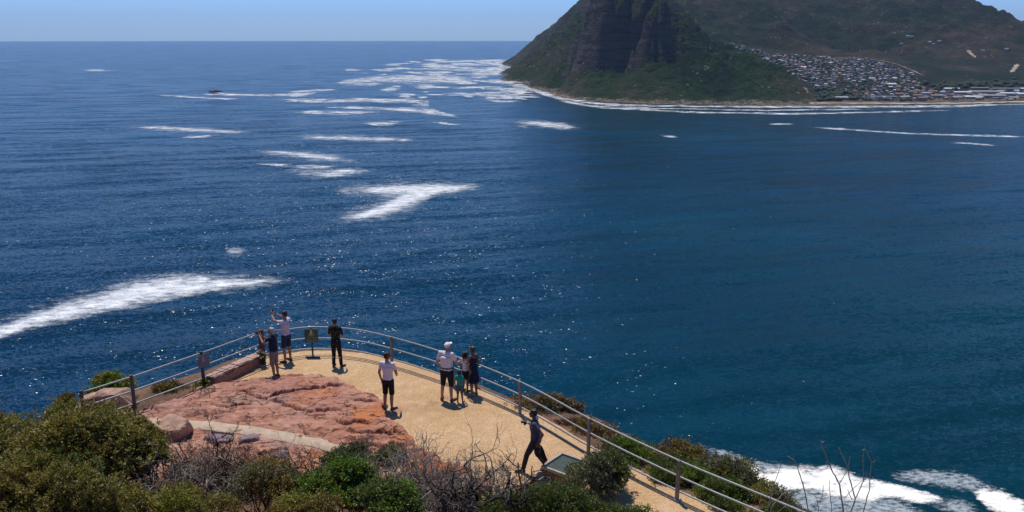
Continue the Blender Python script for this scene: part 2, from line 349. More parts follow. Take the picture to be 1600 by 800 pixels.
# ------------------------------------------------------------------ far land
def rbf(ctrl):
    P = np.array(ctrl, float)
    D = np.sqrt(((P[:, None, :2] - P[None, :, :2]) ** 2).sum(-1) + 12. ** 2)
    n = len(P); A = np.zeros((n + 3, n + 3)); A[:n, :n] = D; A[:n, n] = 1; A[:n, n + 1:] = P[:, :2]; A[n:, :n] = A[:n, n:].T
    wv = np.linalg.solve(A + np.eye(n + 3) * 1e-9, np.concatenate([P[:, 2], [0, 0, 0]]))
    def f(X, Y):
        o = wv[n] + wv[n + 1] * X + wv[n + 2] * Y
        for k in range(n): o = o + wv[k] * np.sqrt((X - P[k, 0]) ** 2 + (Y - P[k, 1]) ** 2 + 144.)
        return o
    return f
def S(x, y, z=0.):  p = at(x, y, z); return (p.x, p.y, z)
def Q(x, y, Y): p = atY(x, y, Y); return (p.x, p.y, p.z)
class Land:
    def __init__(s, name, ctrl, x0, x1, y0, y1, step, detail, m, label, cat):
        f = rbf(ctrl); xs = np.arange(x0, x1, step); ys = np.arange(y0, y1, step)
        X, Y = np.meshgrid(xs, ys); Z = f(X, Y); Z = detail(X, Y, Z); Z = np.maximum(Z, -8)
        s.X0, s.Y0, s.st, s.Z = x0, y0, step, Z
        s.o = mesh_np(name, np.stack([X, Y, Z], -1).reshape(-1, 3), grid_faces(len(xs), len(ys)), m, smooth=True)
        tag(s.o, label, cat, kind='structure')
    def z(s, x, y):
        i = min(max((x - s.X0) / s.st, 0), s.Z.shape[1] - 1.001); j = min(max((y - s.Y0) / s.st, 0), s.Z.shape[0] - 1.001)
        a = int(i); b = int(j); u = i - a; v = j - b; Z = s.Z
        return (Z[b, a] * (1 - u) + Z[b, a + 1] * u) * (1 - v) + (Z[b + 1, a] * (1 - u) + Z[b + 1, a + 1] * u) * v
    def hit(s, px, py, Y0=2050, Y1=5500, st=6.):
        r = ray(px, py); Y = Y0
        while Y < Y1:
            t = Y / r[1]; x = r[0] * t; z = EYE + r[2] * t
            if z < s.z(x, Y): return Vector((x, Y, s.z(x, Y)))
            Y += st
        return None
def land_mat(name, greens, rock, rocky):
    n = N(name); p = n.pos(); g = n.n('NewGeometry')
    sz = n.n('SeparateXYZ'); n.set(sz.inputs[0], g.outputs['Normal'])
    sp = n.n('SeparateXYZ'); n.set(sp.inputs[0], p)
    n1 = n.noise(p, 1 / 300, 5, .62); n2 = n.noise(p, 1 / 38, 5, .7); n3 = n.noise(p, 1 / 9, 3, .7)
    v = n.math('MULTIPLY_ADD', n2, .45, n.math('MULTIPLY_ADD', n3, .25, n.math('MULTIPLY_ADD', n1, .95, -.2)))
    veg = n.ramp(v, [(.42, greens[0]), (.55, greens[1]), (.66, greens[2]), (.78, greens[3])])
    strat = n.noise(n.map(p, (1 / 90, 1 / 90, 1 / 9)), 1, 4, .6)
    rk = n.mix(n.smooth(strat, .35, .65), tuple(c * .35 for c in rock), rock)
    # bare rock where it is steep, scattered pale outcrops elsewhere
    st = n.math('ADD', sz.outputs[2], n.math('MULTIPLY_ADD', n2, .35, -.17))
    fr = n.smooth(st, rocky + .10, rocky - .06)
    c = n.mix(fr, veg, rk)
    vo = n.n('TexVoronoi', feature='F1'); n.set(vo.inputs['Vector'], p); vo.inputs['Scale'].default_value = 1 / 22
    dots = n.math('MULTIPLY', n.smooth(vo.outputs['Distance'], .22, .12), n.smooth(n.noise(p, 1 / 75, 3, .6), .50, .60))
    c = n.mix(n.math('MULTIPLY', dots, .8), c, (.19, .165, .15))
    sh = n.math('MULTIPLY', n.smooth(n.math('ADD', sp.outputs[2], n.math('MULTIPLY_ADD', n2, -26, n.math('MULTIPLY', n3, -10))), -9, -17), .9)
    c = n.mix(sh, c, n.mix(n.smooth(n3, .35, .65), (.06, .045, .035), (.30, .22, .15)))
    b = n.bump(n.math('ADD', n2, n.math('MULTIPLY', n3, .5)), 1., 20)
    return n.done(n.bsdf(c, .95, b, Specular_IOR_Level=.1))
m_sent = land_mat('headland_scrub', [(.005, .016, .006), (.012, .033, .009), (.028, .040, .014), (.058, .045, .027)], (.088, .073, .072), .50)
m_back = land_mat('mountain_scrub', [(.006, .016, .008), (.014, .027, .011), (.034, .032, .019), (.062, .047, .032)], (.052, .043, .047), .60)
sent = []
for x, y in [(787, 117), (800, 119), (826, 131), (850, 144), (880, 152), (930, 157.5), (1000, 161), (1100, 162.5), (1200, 163.5), (1300, 163.5)]:
    sent.append(S(x, y)); p = Vector(sent[-1]); d = p.xy.normalized()
    sent.append((p.x - d.x * 120 - 20, p.y - d.y * 120, -14))
sent += [(-90, 3400, -20), (-120, 3800, -20), (-60, 4300, -20)]
sent += [Q(832, 88, 3700), Q(867, 64, 3580), Q(892, 50, 3500), Q(911, 36, 3400), Q(930, 10, 3250)]         # seaward ridge
sent += [Q(850, 118, 3000), Q(870, 95, 3060), Q(890, 125, 2560), Q(895, 92, 2640)]
sent += [Q(925, 128, 2330), Q(945, 112, 2400), Q(965, 109, 2390), Q(985, 98, 2390), Q(1003, 82, 2390), Q(912, 80, 2490), Q(930, 92, 2430), Q(900, 100, 2530), Q(935, 118, 2370), Q(955, 122, 2330), Q(980, 112, 2330)]  # foot of the cliff
sent += [Q(930, 0, 2510), Q(950, 2, 2450), Q(975, 0, 2436), Q(1005, 2, 2434), Q(913, 40, 2530), Q(965, 40, 2420), Q(990, 40, 2416)]       # cliff head
sent += [Q(955, -22, 2640), Q(985, -32, 2660), Q(1012, -20, 2640), (330, 2760, 330), (420, 2800, 320)]
sent += [Q(1018, 12, 2338), Q(1016, 60, 2306), Q(1034, -2, 2345), Q(1052, 14, 2348), Q(1066, 34, 2345), Q(1079, 48, 2348), Q(1040, 82, 2305), Q(1060, 77, 2308), Q(1076, 68, 2316), Q(1000, 100, 2300), Q(1012, 30, 2330), Q(1008, 4, 2410)]  # pillar
sent += [Q(1096, 56, 2420), Q(1130, 76, 2400), Q(1180, 96, 2370), Q(1230, 120, 2320), Q(1258, 143, 2230), Q(1266, 155, 2160)]             # spur down to the beach
sent += [Q(1000, 130, 2230), Q(1080, 110, 2270), Q(1080, 140, 2180), Q(1160, 120, 2240), Q(1160, 145, 2160), Q(1220, 140, 2180)]
for x, y, Y, dz in [(1096, 56, 2650, -60), (1130, 76, 2650, -50), (1180, 96, 2600, -45), (1230, 120, 2500, -30), (1262, 150, 2350, -20)]:
    q = Q(x, y, Y); sent.append((q[0], q[1], max(q[2] + dz, -12)))
sent += [(700, 3000, 40), (500, 3200, 90), (400, 3500, 60), (250, 3800, 40), (900, 2300, -14), (900, 2700, -14), (900, 2030, -14), (700, 3500, -10), (100, 4300, -20), (600, 4300, -20)]
def det_s(X, Y, Z):
    h = np.clip(Z / 60, 0, 1)
    gul = ridged(X / 110 + Y / 400, Y / 300, 3, 5) * 11 * h
    sm = fbm(X / 30, Y / 30, 9, 5, .62) * 17 * (h * .8 + .12)
    Z2 = Z + gul + sm
    gy, gx = np.gradient(Z, 5.); steep = np.clip((np.hypot(gx, gy) - .9) / .9, 0, 1)
    Z2 = Z2 + steep * (ridged(X / 34 + .3 * vnoise(X / 40, Y / 40, 4), Y / 160, 23, 4) * 16 + fbm(X / 12, Y / 40, 29, 3) * 12)
    t = np.clip((Z - 80) / 60, 0, 1)                       # ledges of the upper cliffs
    led = Z2 + 13 * np.sin(Z2 / 26 * 2 * math.pi + 3 * fbm(X / 150, Y / 150, 5, 2)) * .55
    return Z2 * (1 - t) + led * t
headland = Land('headland', sent, -60, 960, 2010, 4200, 5, det_s, m_sent, 'steep dark rocky headland peak rising from the sea', 'headland')

back = []
for x, y in [(1240, 163.5), (1300, 164), (1400, 164), (1500, 163), (1600, 160.5), (1720, 158), (1900, 155)]:
    back.append(S(x, y)); p = Vector(back[-1]); back.append((p.x, p.y - 130, -12))
back += [S(1300, 157, 3), S(1450, 156, 3), S(1600, 153, 4), S(1450, 148, 6), S(1600, 146, 6), S(1500, 139, 12), S(1600, 137, 14)]
back += [Q(1280, 135, 2440), Q(1340, 112, 2720), Q(1430, 118, 2720), Q(1210, 92, 2850), Q(1150, 74, 3020), Q(1380, 94, 2920), Q(1440, 132, 2600), Q(1280, 92, 2900), Q(1300, 150, 2260)]
back += [Q(1230, 78, 3150), Q(1400, 84, 3060), Q(1300, 60, 3400), Q(1300, 30, 3650), Q(1300, 0, 3950), Q(1450, 60, 3400), Q(1450, 30, 3700), Q(1450, 98, 3000), Q(1550, 70, 3350), Q(1550, 105, 2950), Q(1520, 130, 2650), Q(1600, 100, 3000), Q(1600, 131, 2620), Q(1600, 60, 3500)]
back += [Q(1600, 27, 4000), Q(1575, 15, 3980), Q(1545, -1, 3980), Q(1500, -25, 4000), Q(1700, 82, 4000), Q(1630, 44, 4000), Q(1400, -40, 4100), Q(1250, -70, 4200), Q(1150, -80, 4300), Q(1080, 40, 3350), Q(1060, 10, 3560), Q(1150, 30, 3500), Q(1040, -30, 4100), Q(1000, -60, 4300)]
back += [Q(912, -2, 4350), Q(906, 14, 4400), Q(890, 26, 4500), Q(872, 38, 4600), Q(850, 54, 4800), Q(832, 68, 4950), Q(812, 84, 5150), S(797, 97), (-100, 5300, -30), (-100, 4900, -30), (0, 4500, -20), (-100, 5700, -30), (150, 3900, 20)]
for x, y, Y in [(912, 20, 5000), (872, 60, 5200), (832, 84, 5500)]: back.append(Q(x, y, Y))
back += [(600, 5800, 100), (1400, 5800, 200), (2300, 5600, 120), (3000, 5000, 60), (3000, 3500, 80), (3000, 2600, 40), (3000, 2200, 0), (700, 3000, 60), (500, 3500, 50)]
def det_b(X, Y, Z):
    h = np.clip((Z - 25) / 120, 0, 1)
    far_ = np.clip((Y - 2900) / 500, 0, 1)
    return Z + ridged(X / 380 + Y / 900, Y / 800, 13, 5) * 38 * h * far_ - 26 * h * far_ + fbm(X / 70, Y / 70, 19, 5, .62) * (30 * h * far_ + 1.5)
mountain = Land('mountain', back, -120, 2900, 2030, 5700, 11, det_b, m_back, 'broad scrub covered mountain behind the headland and the town', 'mountain')

def draped(name, land, pts, width, m, label, cat):
    P = []
    q = np.array(pts, float)
    for t in np.linspace(0, len(q) - 1, len(q) * 6):
        i = min(int(t), len(q) - 2); a = q[i] + (q[i + 1] - q[i]) * (t - i)
        h = land.hit(a[0], a[1])
        if h: P.append(h)
    if len(P) < 2: return
    V = []
    for i, p in enumerate(P):
        d = (P[min(i + 1, len(P) - 1)] - P[max(i - 1, 0)]).xy.normalized(); s_ = Vector((-d.y, d.x)) * width / 2 * (.75 + .35 * math.sin(i * 2.3) + .2 * math.sin(i * 5.1)) * min(1, .35 + .25 * min(i, len(P) - 1 - i))
        for k in (-1, -.33, .33, 1):
            x, y = p.x + s_.x * k, p.y + s_.y * k
            V.append((x, y, max(land.z(x, y), -1) + 1.2))
    tag(mesh_np(name, V, grid_faces(4, len(P)), m), label, cat, kind='structure')
m_dirt = mat_simple('bare_dirt', (.34, .26, .19), .95, .3, .02)
m_dirt2 = mat_simple('dark_dirt', (.17, .13, .095), .95, .3, .02)
draped('dirt_road', mountain, [(1290, 91), (1340, 91), (1378, 95), (1400, 100), (1420, 108), (1445, 119)], 12, m_dirt2, 'pale dirt road running along the top edge of the town', 'road')
draped('dirt_scar', mountain, [(1512, 78), (1517, 84), (1524, 90)], 15, m_dirt, 'narrow pale erosion scar on the right mountain slope', 'scar')
draped('dirt_scar', mountain, [(1590, 100), (1586, 106), (1580, 113)], 16, m_dirt, 'wider pale erosion scar low on the right edge of the mountain', 'scar')
draped('fire_break', headland, [(1250, 124), (1256, 134), (1262, 146)], 14, m_dirt2, 'bare strip running down the right end of the headland', 'fire break')
draped('beach', mountain, [(1230, 161.5), (1300, 161.5), (1400, 162), (1500, 161.5), (1560, 160), (1640, 158)], 26, mat_simple('beach_sand', (.42, .34, .25), .95, .25, .05), 'narrow tan beach below the town', 'beach')
# ------------------------------------------------------------------ the town on the saddle and the harbour
rng = random.Random(4)
def house_mesh(name, w, d, h, rh, mw, mr):
    bm = bmesh.new()
    x, y = w / 2, d / 2
    v = [bm.verts.new(p) for p in [(-x, -y, -3), (x, -y, -3), (x, y, -3), (-x, y, -3), (-x, -y, h), (x, -y, h), (x, y, h), (-x, y, h)]]
    for f in [(0, 1, 5, 4), (1, 2, 6, 5), (2, 3, 7, 6), (3, 0, 4, 7)]: bm.faces.new([v[i] for i in f])
    o = .5
    e = [bm.verts.new(p) for p in [(-x - o, -y - o, h - .1), (x + o, -y - o, h - .1), (x + o, y + o, h - .1), (-x - o, y + o, h - .1)]]
    a, b = bm.verts.new((-x - o, 0, h + rh)), bm.verts.new((x + o, 0, h + rh))
    fs = [bm.faces.new(q) for q in [(e[0], e[1], b, a), (e[2], e[3], a, b), (e[1], e[2], b), (e[3], e[0], a)]]
    # dark door and window recesses on the long faces
    wins = []
    for k in range(max(2, int(w // 3.2))):
        cx = -x + (k + .5) * w / max(2, int(w // 3.2))
        for s_ in (-1, 1):
            q = [bm.verts.new((cx + dx, s_ * (y + .04), zz)) for dx, zz in [(-.7, .9), (.7, .9), (.7, h - .7), (-.7, h - .7)]]
            wins.append(bm.faces.new(q if s_ < 0 else q[::-1]))
    for f in fs: f.material_index = 1
    for f in wins: f.material_index = 2
    me = bpy.data.meshes.new(name); bm.normal_update(); bm.to_mesh(me); bm.free()
    me.materials.append(mw); me.materials.append(mr); me.materials.append(m_pane)
    return me
m_pane = mat_simple('dark_pane', (.03, .035, .045), .2, .2)
walls = {k: mat_simple('wall_' + k, c, .9, .12, .4) for k, c in dict(white=(.66, .62, .57), cream=(.50, .41, .31), pink=(.44, .28, .22), grey=(.30, .28, .27), brown=(.23, .16, .115)).items()}
roofs = {k: mat_simple('roof_' + k, c, .8, .2, .5) for k, c in dict(silver=(.34, .325, .31), dark=(.085, .078, .075), rust=(.27, .125, .09), white=(.66, .64, .62), brown=(.21, .14, .105), blue=(.10, .12, .16)).items()}
kinds = []
for wk, rk, wd in [('white', 'silver', .9), ('white', 'dark', 1.3), ('grey', 'silver', .9), ('cream', 'brown', 1.5), ('pink', 'rust', 1.4), ('grey', 'dark', 1.5), ('white', 'white', .25), ('brown', 'silver', .9), ('cream', 'blue', .8), ('brown', 'dark', 1.2)]:
    for (a, b, h, r_) in [(9, 7, 3, 1.5), (12, 8, 5.2, 1.8), (7, 6, 2.7, 1.)]:
        kinds.append((wk, rk, wd, house_mesh('house', a, b, h, r_, walls[wk], roofs[rk]), (a, b, h, r_)))
poly_town = [(1140, 68), (1165, 74), (1205, 84), (1262, 87), (1300, 91), (1352, 92), (1378, 97), (1404, 107), (1428, 118), (1440, 136), (1470, 142), (1480, 156), (1430, 159), (1350, 160), (1340, 155), (1330, 146), (1275, 141), (1268, 134), (1250, 125), (1225, 112), (1200, 100), (1165, 88), (1140, 76)]
def inside(x, y, poly):
    c = False; j = len(poly) - 1
    for i in range(len(poly)):
        xi, yi = poly[i]; xj, yj = poly[j]
        if (yi > y) != (yj > y) and x < (xj - xi) * (y - yi) / (yj - yi) + xi: c = not c
        j = i
    return c
spots = []
tries = 0
while len(spots) < 950 and tries < 30000:
    tries += 1
    px = rng.uniform(1138, 1482); py = rng.uniform(66, 161)
    if not inside(px, py, poly_town): continue
    if any(abs(px - a) < 3.4 and abs(py - b) < 1.5 for a, b, _ in spots[-400:]): continue
    if 1290 < px < 1372 and py > 128 and (px - 1330) ** 2 / 1600 + (py - 134) ** 2 / 60 < 1 and rng.random() < .7: continue
    p = mountain.hit(px, py, 2150, 3300)
    if p is None or p.z < 3: continue
    q = headland.hit(px, py, 2100, p.y - 10, 12)
    if q is not None: continue
    spots.append((px, py, p))
spots.sort(key=lambda s_: s_[2].y)
names = {'white': 'white walled', 'cream': 'cream walled', 'pink': 'pinkish', 'grey': 'grey walled', 'brown': 'brown walled'}
rn = {'silver': 'silvery tin roof', 'dark': 'dark roof', 'rust': 'rust red roof', 'white': 'white roof', 'brown': 'brown roof', 'blue': 'bluish roof'}
n_single = 0; massV = []; massF = []; massM = []; mo = 0
step_ = len(spots) / 285.
picks = {int(i * step_) for i in range(285)}
mass = bpy.data.meshes.new('town_houses'); bmm = bmesh.new()
mlist = list(walls.values()) + list(roofs.values()) + [m_pane]
midx = {m_.name: i for i, m_ in enumerate(mlist)}
for m_ in mlist: mass.materials.append(m_)
for i, (px, py, p) in enumerate(spots):
    k = rng.choices(kinds, [q[2] for q in kinds])[0]
    rz = rng.choice((0, math.pi / 2)) + rng.gauss(0, .25) + .2; sc = rng.uniform(.65, 1.1)
    if i in picks:
        o = bpy.data.objects.new('house', k[3]); o.location = p; o.rotation_euler.z = rz; o.scale = (sc,) * 3; link(o)
        tag(o, f'tiny {names[k[0]]} house with a {rn[k[1]]} in the packed hillside town', 'house', 'houses of the hillside town')
    else:
        M = Matrix.Translation(p) @ Matrix.Rotation(rz, 4, 'Z') @ Matrix.Scale(sc, 4)
        vs = [bmm.verts.new(M @ v.co) for v in k[3].vertices]
        for f in k[3].polygons:
            nf = bmm.faces.new([vs[q] for q in f.vertices]); nf.material_index = midx[k[3].materials[f.material_index].name]
bmm.to_mesh(mass); bmm.free()
tag(link(bpy.data.objects.new('town_houses', mass)), 'dense mass of small houses filling the hillside town', 'houses', kind='stuff')
# larger buildings by the water
def building(px, py, w, d, h, rh, wk, rk, label, rz=0.0, cat='building', group=None):
    p = mountain.hit(px, py, 2080, 3300) or at(px, py, 3)
    r_ = empty('building', p, rz)
    me = house_mesh('wall', w, d, h, rh, walls[wk], roofs[rk])
    bm = bmesh.new(); bm.from_mesh(me); b2 = bm.copy()
    bmesh.ops.delete(bm, geom=[f for f in bm.faces if f.material_index == 1], context='FACES')
    bmesh.ops.delete(b2, geom=[f for f in b2.faces if f.material_index != 1], context='FACES')
    wo = obj_bm('wall', bm, walls[wk], r_); wo.data.materials.append(roofs[rk]); wo.data.materials.append(m_pane)
    ro = obj_bm('roof', b2, walls[wk], r_); ro.data.materials.append(roofs[rk])
    tag(r_, label, cat, group)
building(1312, 156, 38, 14, 7, 2.5, 'grey', 'silver', 'long grey roofed hall standing alone by the beach trees')
building(1378, 154, 62, 14, 5, 2, 'grey', 'blue', 'low bluish roofed long building at the beach edge of the town')
building(1392, 134, 26, 14, 6, 2.5, 'white', 'white', 'bright white roofed hall in the lower town')
building(1362, 124, 18, 9, 4, 1.5, 'white', 'white', 'lone white building on the bare patch in the town')
building(1255, 107, 16, 10, 5, 2, 'white', 'white', 'white building on the upper left edge of the town')
building(1486, 141, 42, 14, 6, 2, 'white', 'white', 'long white shed at the back left of the harbour')
building(1503, 147, 46, 14, 6, 2, 'white', 'white', 'second long white shed nearer the water of the harbour')
building(1540, 146, 95, 16, 7, 2, 'white', 'silver', 'very long pale grey harbour shed behind the white ones')
building(1520, 154, 46, 16, 6, 2, 'white', 'white', 'wide white roofed shed close to the harbour beach')
building(1552, 152, 60, 14, 6, 2, 'cream', 'silver', 'pale cream harbour shed beside the wide white one')
building(1572, 149, 38, 14, 7, 2, 'white', 'white', 'tall white harbour shed near the right edge')
building(1594, 141, 34, 14, 6, 2, 'white', 'white', 'white shed at the far right edge of the harbour')
building(1570, 142, 80, 22, 8, 2, 'grey', 'blue', 'large blue grey warehouse at the back of the harbour')
building(1597, 150, 30, 16, 7, 2, 'white', 'white', 'white shed cut by the right edge beside the beach')
building(1530, 140, 50, 12, 6, 2, 'pink', 'brown', 'long pinkish building below the dark trees behind the harbour')
for k, (px, py) in enumerate([(1404, 150), (1425, 147), (1445, 150), (1460, 153), (1432, 153), (1412, 156), (1455, 146), (1440, 157)]):
    building(px, py, 20 + 4 * (k % 3), 12, 7 + (k % 3), 2, ['pink', 'cream', 'white', 'pink'][k % 4], ['rust', 'brown', 'silver'][k % 3], 'apartment block among the reddish flats beside the harbour', .15 * (k % 3), 'building', 'reddish flats beside the harbour')
for k in range(60):
    px = rng.uniform(1468, 1600); py = rng.uniform(142, 157); kk = rng.choice(kinds)
    p = mountain.hit(px, py, 2080, 3000)
    if p is None or p.z < 2: continue
    o = bpy.data.objects.new('harbour_shed', kk[3]); o.location = p; o.rotation_euler.z = rng.gauss(.1, .3); o.scale = (rng.uniform(1, 2.2), 1, 1.1); link(o)
    tag(o, f'small {names[kk[0]]} harbour hut with a {rn[kk[1]]}', 'shed', 'small sheds around the harbour')
for px, py, lab, sx in [(1418, 57.5, 'group of white houses high on the mountain slope, left one', 1.3), (1424, 60, 'white house just below its neighbour high on the slope', 1.), (1452, 67, 'white house on the right of the slope track', 1.2), (1458, 69.5, 'cream house below the slope track', 1.), (1467, 66.5, 'pale house farthest right along the slope track', 1.1), (1535, 80, 'single white house right of the narrow scar', 1.1), (1572, 79, 'pale house high near the right edge of the mountain', 1.3), (1408, 70, 'low pale house on the brown middle slope', 1.)]:
    p = mountain.hit(px, py, 2400, 4500)
    if p is None: continue
    o = bpy.data.objects.new('house', kinds[1][3]); o.location = p; o.scale = (sx, sx * .75, sx * .75); o.rotation_euler.z = .2; link(o)
    tag(o, lab, 'house')
# trees between the houses and along the back of the harbour: far, one mass
def far_trees(name, pts, label, m, s0=4, s1=8):
    base = bmesh.new(); bmesh.ops.create_icosphere(base, subdivisions=2, radius=1)
    bv = np.array([v.co for v in base.verts]); bf = np.array([[v.index for v in f.verts] for f in base.faces]); base.free()
    V = []; Fc = []; o = 0; r_ = np.random.RandomState(3)
    for p in pts:
        for c in range(3):
            s_ = r_.uniform(s0, s1); q = bv * (1 + .5 * (r_.rand(len(bv), 1) - .5)) * np.array([s_, s_, s_ * .8]) + np.array(p) + np.array([r_.normal(0, s_ * .6), r_.normal(0, s_ * .6), s_ * (.3 + .4 * r_.rand())])
            V.append(q); Fc.append(bf + o); o += len(bv)
    tag(mesh_np(name, np.concatenate(V), np.concatenate(Fc), m), label, 'trees', kind='stuff')
m_ft = mat_simple('far_foliage', (.022, .036, .016), .95, .4, .3)
tp = []
for k in range(620):
    px = rng.uniform(1140, 1480); py = rng.uniform(68, 160)
    if not inside(px, py, poly_town): continue
    p = mountain.hit(px, py, 2150, 3300)
    if p is not None and headland.hit(px, py, 2100, p.y - 10, 12) is None: tp.append(p)
far_trees('town_trees', tp, 'small dark trees scattered between the houses of the town', m_ft, 2.0, 4.6)
tp = []
for k in range(150):
    px = rng.uniform(1275, 1345); py = rng.uniform(142, 158)
    if k < 90: px = rng.uniform(1430, 1625); py = rng.gauss(136 - (px - 1430) * .03, 2.6)
    p = mountain.hit(px, py, 2100, 3300)
    if p is not None: tp.append(p)
far_trees('far_woods', tp, 'dark belt of trees behind the harbour and round the grey hall', m_ft, 4, 8)
# rock awash off the point
bm = bmesh.new(); p = at(336, 143.8, 0)
for k, (dx, s_) in enumerate([(0, 9), (11, 6), (-9, 5)]):
    r_ = bmesh.ops.create_icosphere(bm, subdivisions=3, radius=1)
    for v in r_['verts']:
        n_ = .25 * math.sin(v.co.x * 5 + k) * math.cos(v.co.y * 4 + v.co.z * 3)
        v.co = Vector((v.co.x * s_ * 1.5, v.co.y * s_, v.co.z * s_ * .62)) * (1 + n_) + Vector((dx, 0, 0))
so_ = obj_bm('sea_rock', bm, mat_simple('wet_rock', (.03, .026, .026), .6, .3, .3)); so_.location = (p.x, p.y, .5)
tag(so_, 'dark rock awash among the far surf on the left', 'rock')
# the air over the bay
bm = bmesh.new(); bm_box(bm, (0, 0, 370), (52000, 52000, 762))
hz = obj_bm('haze', bm); n = N('haze_air')
pv = n.n('VolumePrincipled'); pv.inputs['Color'].default_value = (.50, .70, 1, 1); pv.inputs['Density'].default_value = 2.6e-5; pv.inputs['Anisotropy'].default_value = .2
n.t.links.new(pv.outputs[0], n.out.inputs['Volume']); hz.data.materials.append(n.m)
tag(hz, 'thin pale blue haze over the bay', 'haze', kind='stuff')
# ------------------------------------------------------------------ the near hillside
OUT = np.array([(-70, -30), (-34, 4), (-20, 15), (-14.2, 20.5), (-11.9, 23.2), (-10.1, 25.3), (-8.85, 27.2), (-7.2, 28.15), (-5.5, 28.0), (-3.75, 27.0), (-1.5, 25.3), (.65, 23.15), (2.8, 20.7), (4.7, 18.4), (6.9, 16.5), (10.5, 12), (18, 0), (60, -40)], float)
FLAT = np.array([(-30, 24), (-14, 21.6), (-9.5, 20.0), (-5, 19.3), (-1, 18.3), (1.6, 17.8), (3.4, 16.0), (6, 12), (10, 4), (14, -30)], float)
def seg_d(X, Y, P):
    """signed distance to an open polyline, positive on its left-hand/outer side"""
    best = np.full(np.shape(X), 1e9); sg = np.zeros(np.shape(X))
    for a, b in zip(P[:-1], P[1:]):
        d = b - a; L = d @ d
        t = np.clip(((X - a[0]) * d[0] + (Y - a[1]) * d[1]) / L, 0, 1)
        qx = X - a[0] - t * d[0]; qy = Y - a[1] - t * d[1]; D = qx * qx + qy * qy
        s_ = -(qx * d[1] - qy * d[0])
        m = D < best
        best = np.where(m, D, best); sg = np.where(m, s_, sg)
    return np.sqrt(best) * np.sign(sg)
def gz(X, Y, fine=True):
    X = np.asarray(X, float); Y = np.asarray(Y, float)
    d = seg_d(X, Y, OUT)                       # >0 beyond the edge
    ins = seg_d(X, Y, FLAT)                    # <0 on the camera's side of the flat
    di = np.maximum(-ins, 0)
    z = 149.93 + .14 * di + .52 * np.maximum(di - 4.5, 0)
    do = np.maximum(d, 0)
    lw = np.interp(X, [-12, -9.5, -7.5, .2, 1.5], [2.2, 1.3, .35, .35, 2.2])
    drop = np.where(do < lw, .16 * do ** 2, .16 * lw ** 2 + (do - lw) * 1.4)
    z = z - np.minimum(drop, 158)
    if fine: z = z + fbm(X / 1.7, Y / 1.7, 21, 4) * (.05 + .25 * np.clip(np.maximum(do - .6, np.maximum(-ins, 0) * .6), 0, 1.2))
    far_ = np.clip((do - 6) / 25, 0, 1)
    return z + far_ * fbm(X / 14, Y / 14, 31, 4) * 7
def gz1(x, y): return float(gz(np.array([x]), np.array([y]))[0])
def soil_mat():
    n = N('hillside_soil'); p = n.pos()
    n1 = n.noise(p, .7, 5, .6); n2 = n.noise(p, 9, 4, .7)
    c = n.ramp(n.math('MULTIPLY_ADD', n2, .4, n.math('MULTIPLY', n1, .6)), [(.35, (.055, .038, .026)), (.5, (.14, .085, .055)), (.62, (.24, .135, .085)), (.75, (.30, .20, .13))])
    b = n.bump(n.math('ADD', n2, n1), .7, .06)
    return n.done(n.bsdf(c, .95, b, Specular_IOR_Level=.15))
m_soil = soil_mat()
xs = np.concatenate([np.arange(-230, -26, 6.), np.arange(-26, 14, .22), np.arange(14, 230, 6.)])
ys = np.concatenate([np.arange(-80, -2, 6.), np.arange(-2, 33, .22), np.arange(33, 190, 4.)])
X, Y = np.meshgrid(xs, ys)
tag(mesh_np('hillside', np.stack([X, Y, gz(X, Y)], -1).reshape(-1, 3), grid_faces(len(xs), len(ys)), m_soil, smooth=True), 'stony reddish hillside falling to the sea around the lookout', 'hillside', kind='structure')

# ------------------------------------------------------------------ gravel terrace
def gravel_mat():
    n = N('ochre_gravel'); p = n.pos()
    n1 = n.noise(p, .45, 5, .6); n2 = n.noise(p, 15, 5, .8); n4 = n.noise(p, 2.6, 5, .7)
    vo = n.n('TexVoronoi'); n.set(vo.inputs['Vector'], p); vo.inputs['Scale'].default_value = 26
    c = n.ramp(n1, [(.3, (.52, .315, .160)), (.5, (.60, .380, .200)), (.7, (.64, .425, .240))])
    c = n.mix(n.math('MULTIPLY', n.smooth(n2, .56, .38), .75), c, (.30, .19, .10))
    c = n.mix(n.math('MULTIPLY', n.smooth(n4, .50, .68), .45), c, (.66, .50, .33))
    c = n.mix(n.math('MULTIPLY', n.smooth(n4, .47, .33), .40), c, (.38, .24, .135))
    c = n.mix(n.smooth(vo.outputs['Color'], .84, 1.0), c, (.64, .47, .29))
    # faint worn reddish band where the bedrock shows through
    sx = n.n('SeparateXYZ'); n.set(sx.inputs[0], p)
    ln = n.math('ABSOLUTE', n.math('SUBTRACT', n.math('MULTIPLY_ADD', sx.outputs[0], .62, 25.15), sx.outputs[1]))
    wear = n.math('MULTIPLY', n.smooth(ln, .45, .05), n.smooth(n.noise(p, 1.6, 4, .6), .42, .62))
    wear = n.math('MULTIPLY', wear, n.smooth(sx.outputs[0], -4.3, -3.2)); wear = n.math('MULTIPLY', wear, n.smooth(sx.outputs[0], -1.2, -2.1))
    c = n.mix(n.math('MULTIPLY', wear, .7), c, (.33, .16, .11))
    old = n.smooth(n.noise(n.map(p, (.35, 1.1, 1), (0, 0, R(35))), 1, 4, .6), .53, .68)
    c = n.mix(n.math('MULTIPLY', old, .35), c, (.36, .24, .13))
    b = n.bump(n2, .6, .02)
    return n.done(n.bsdf(c, .95, b, Specular_IOR_Level=.15))
m_gravel = gravel_mat()
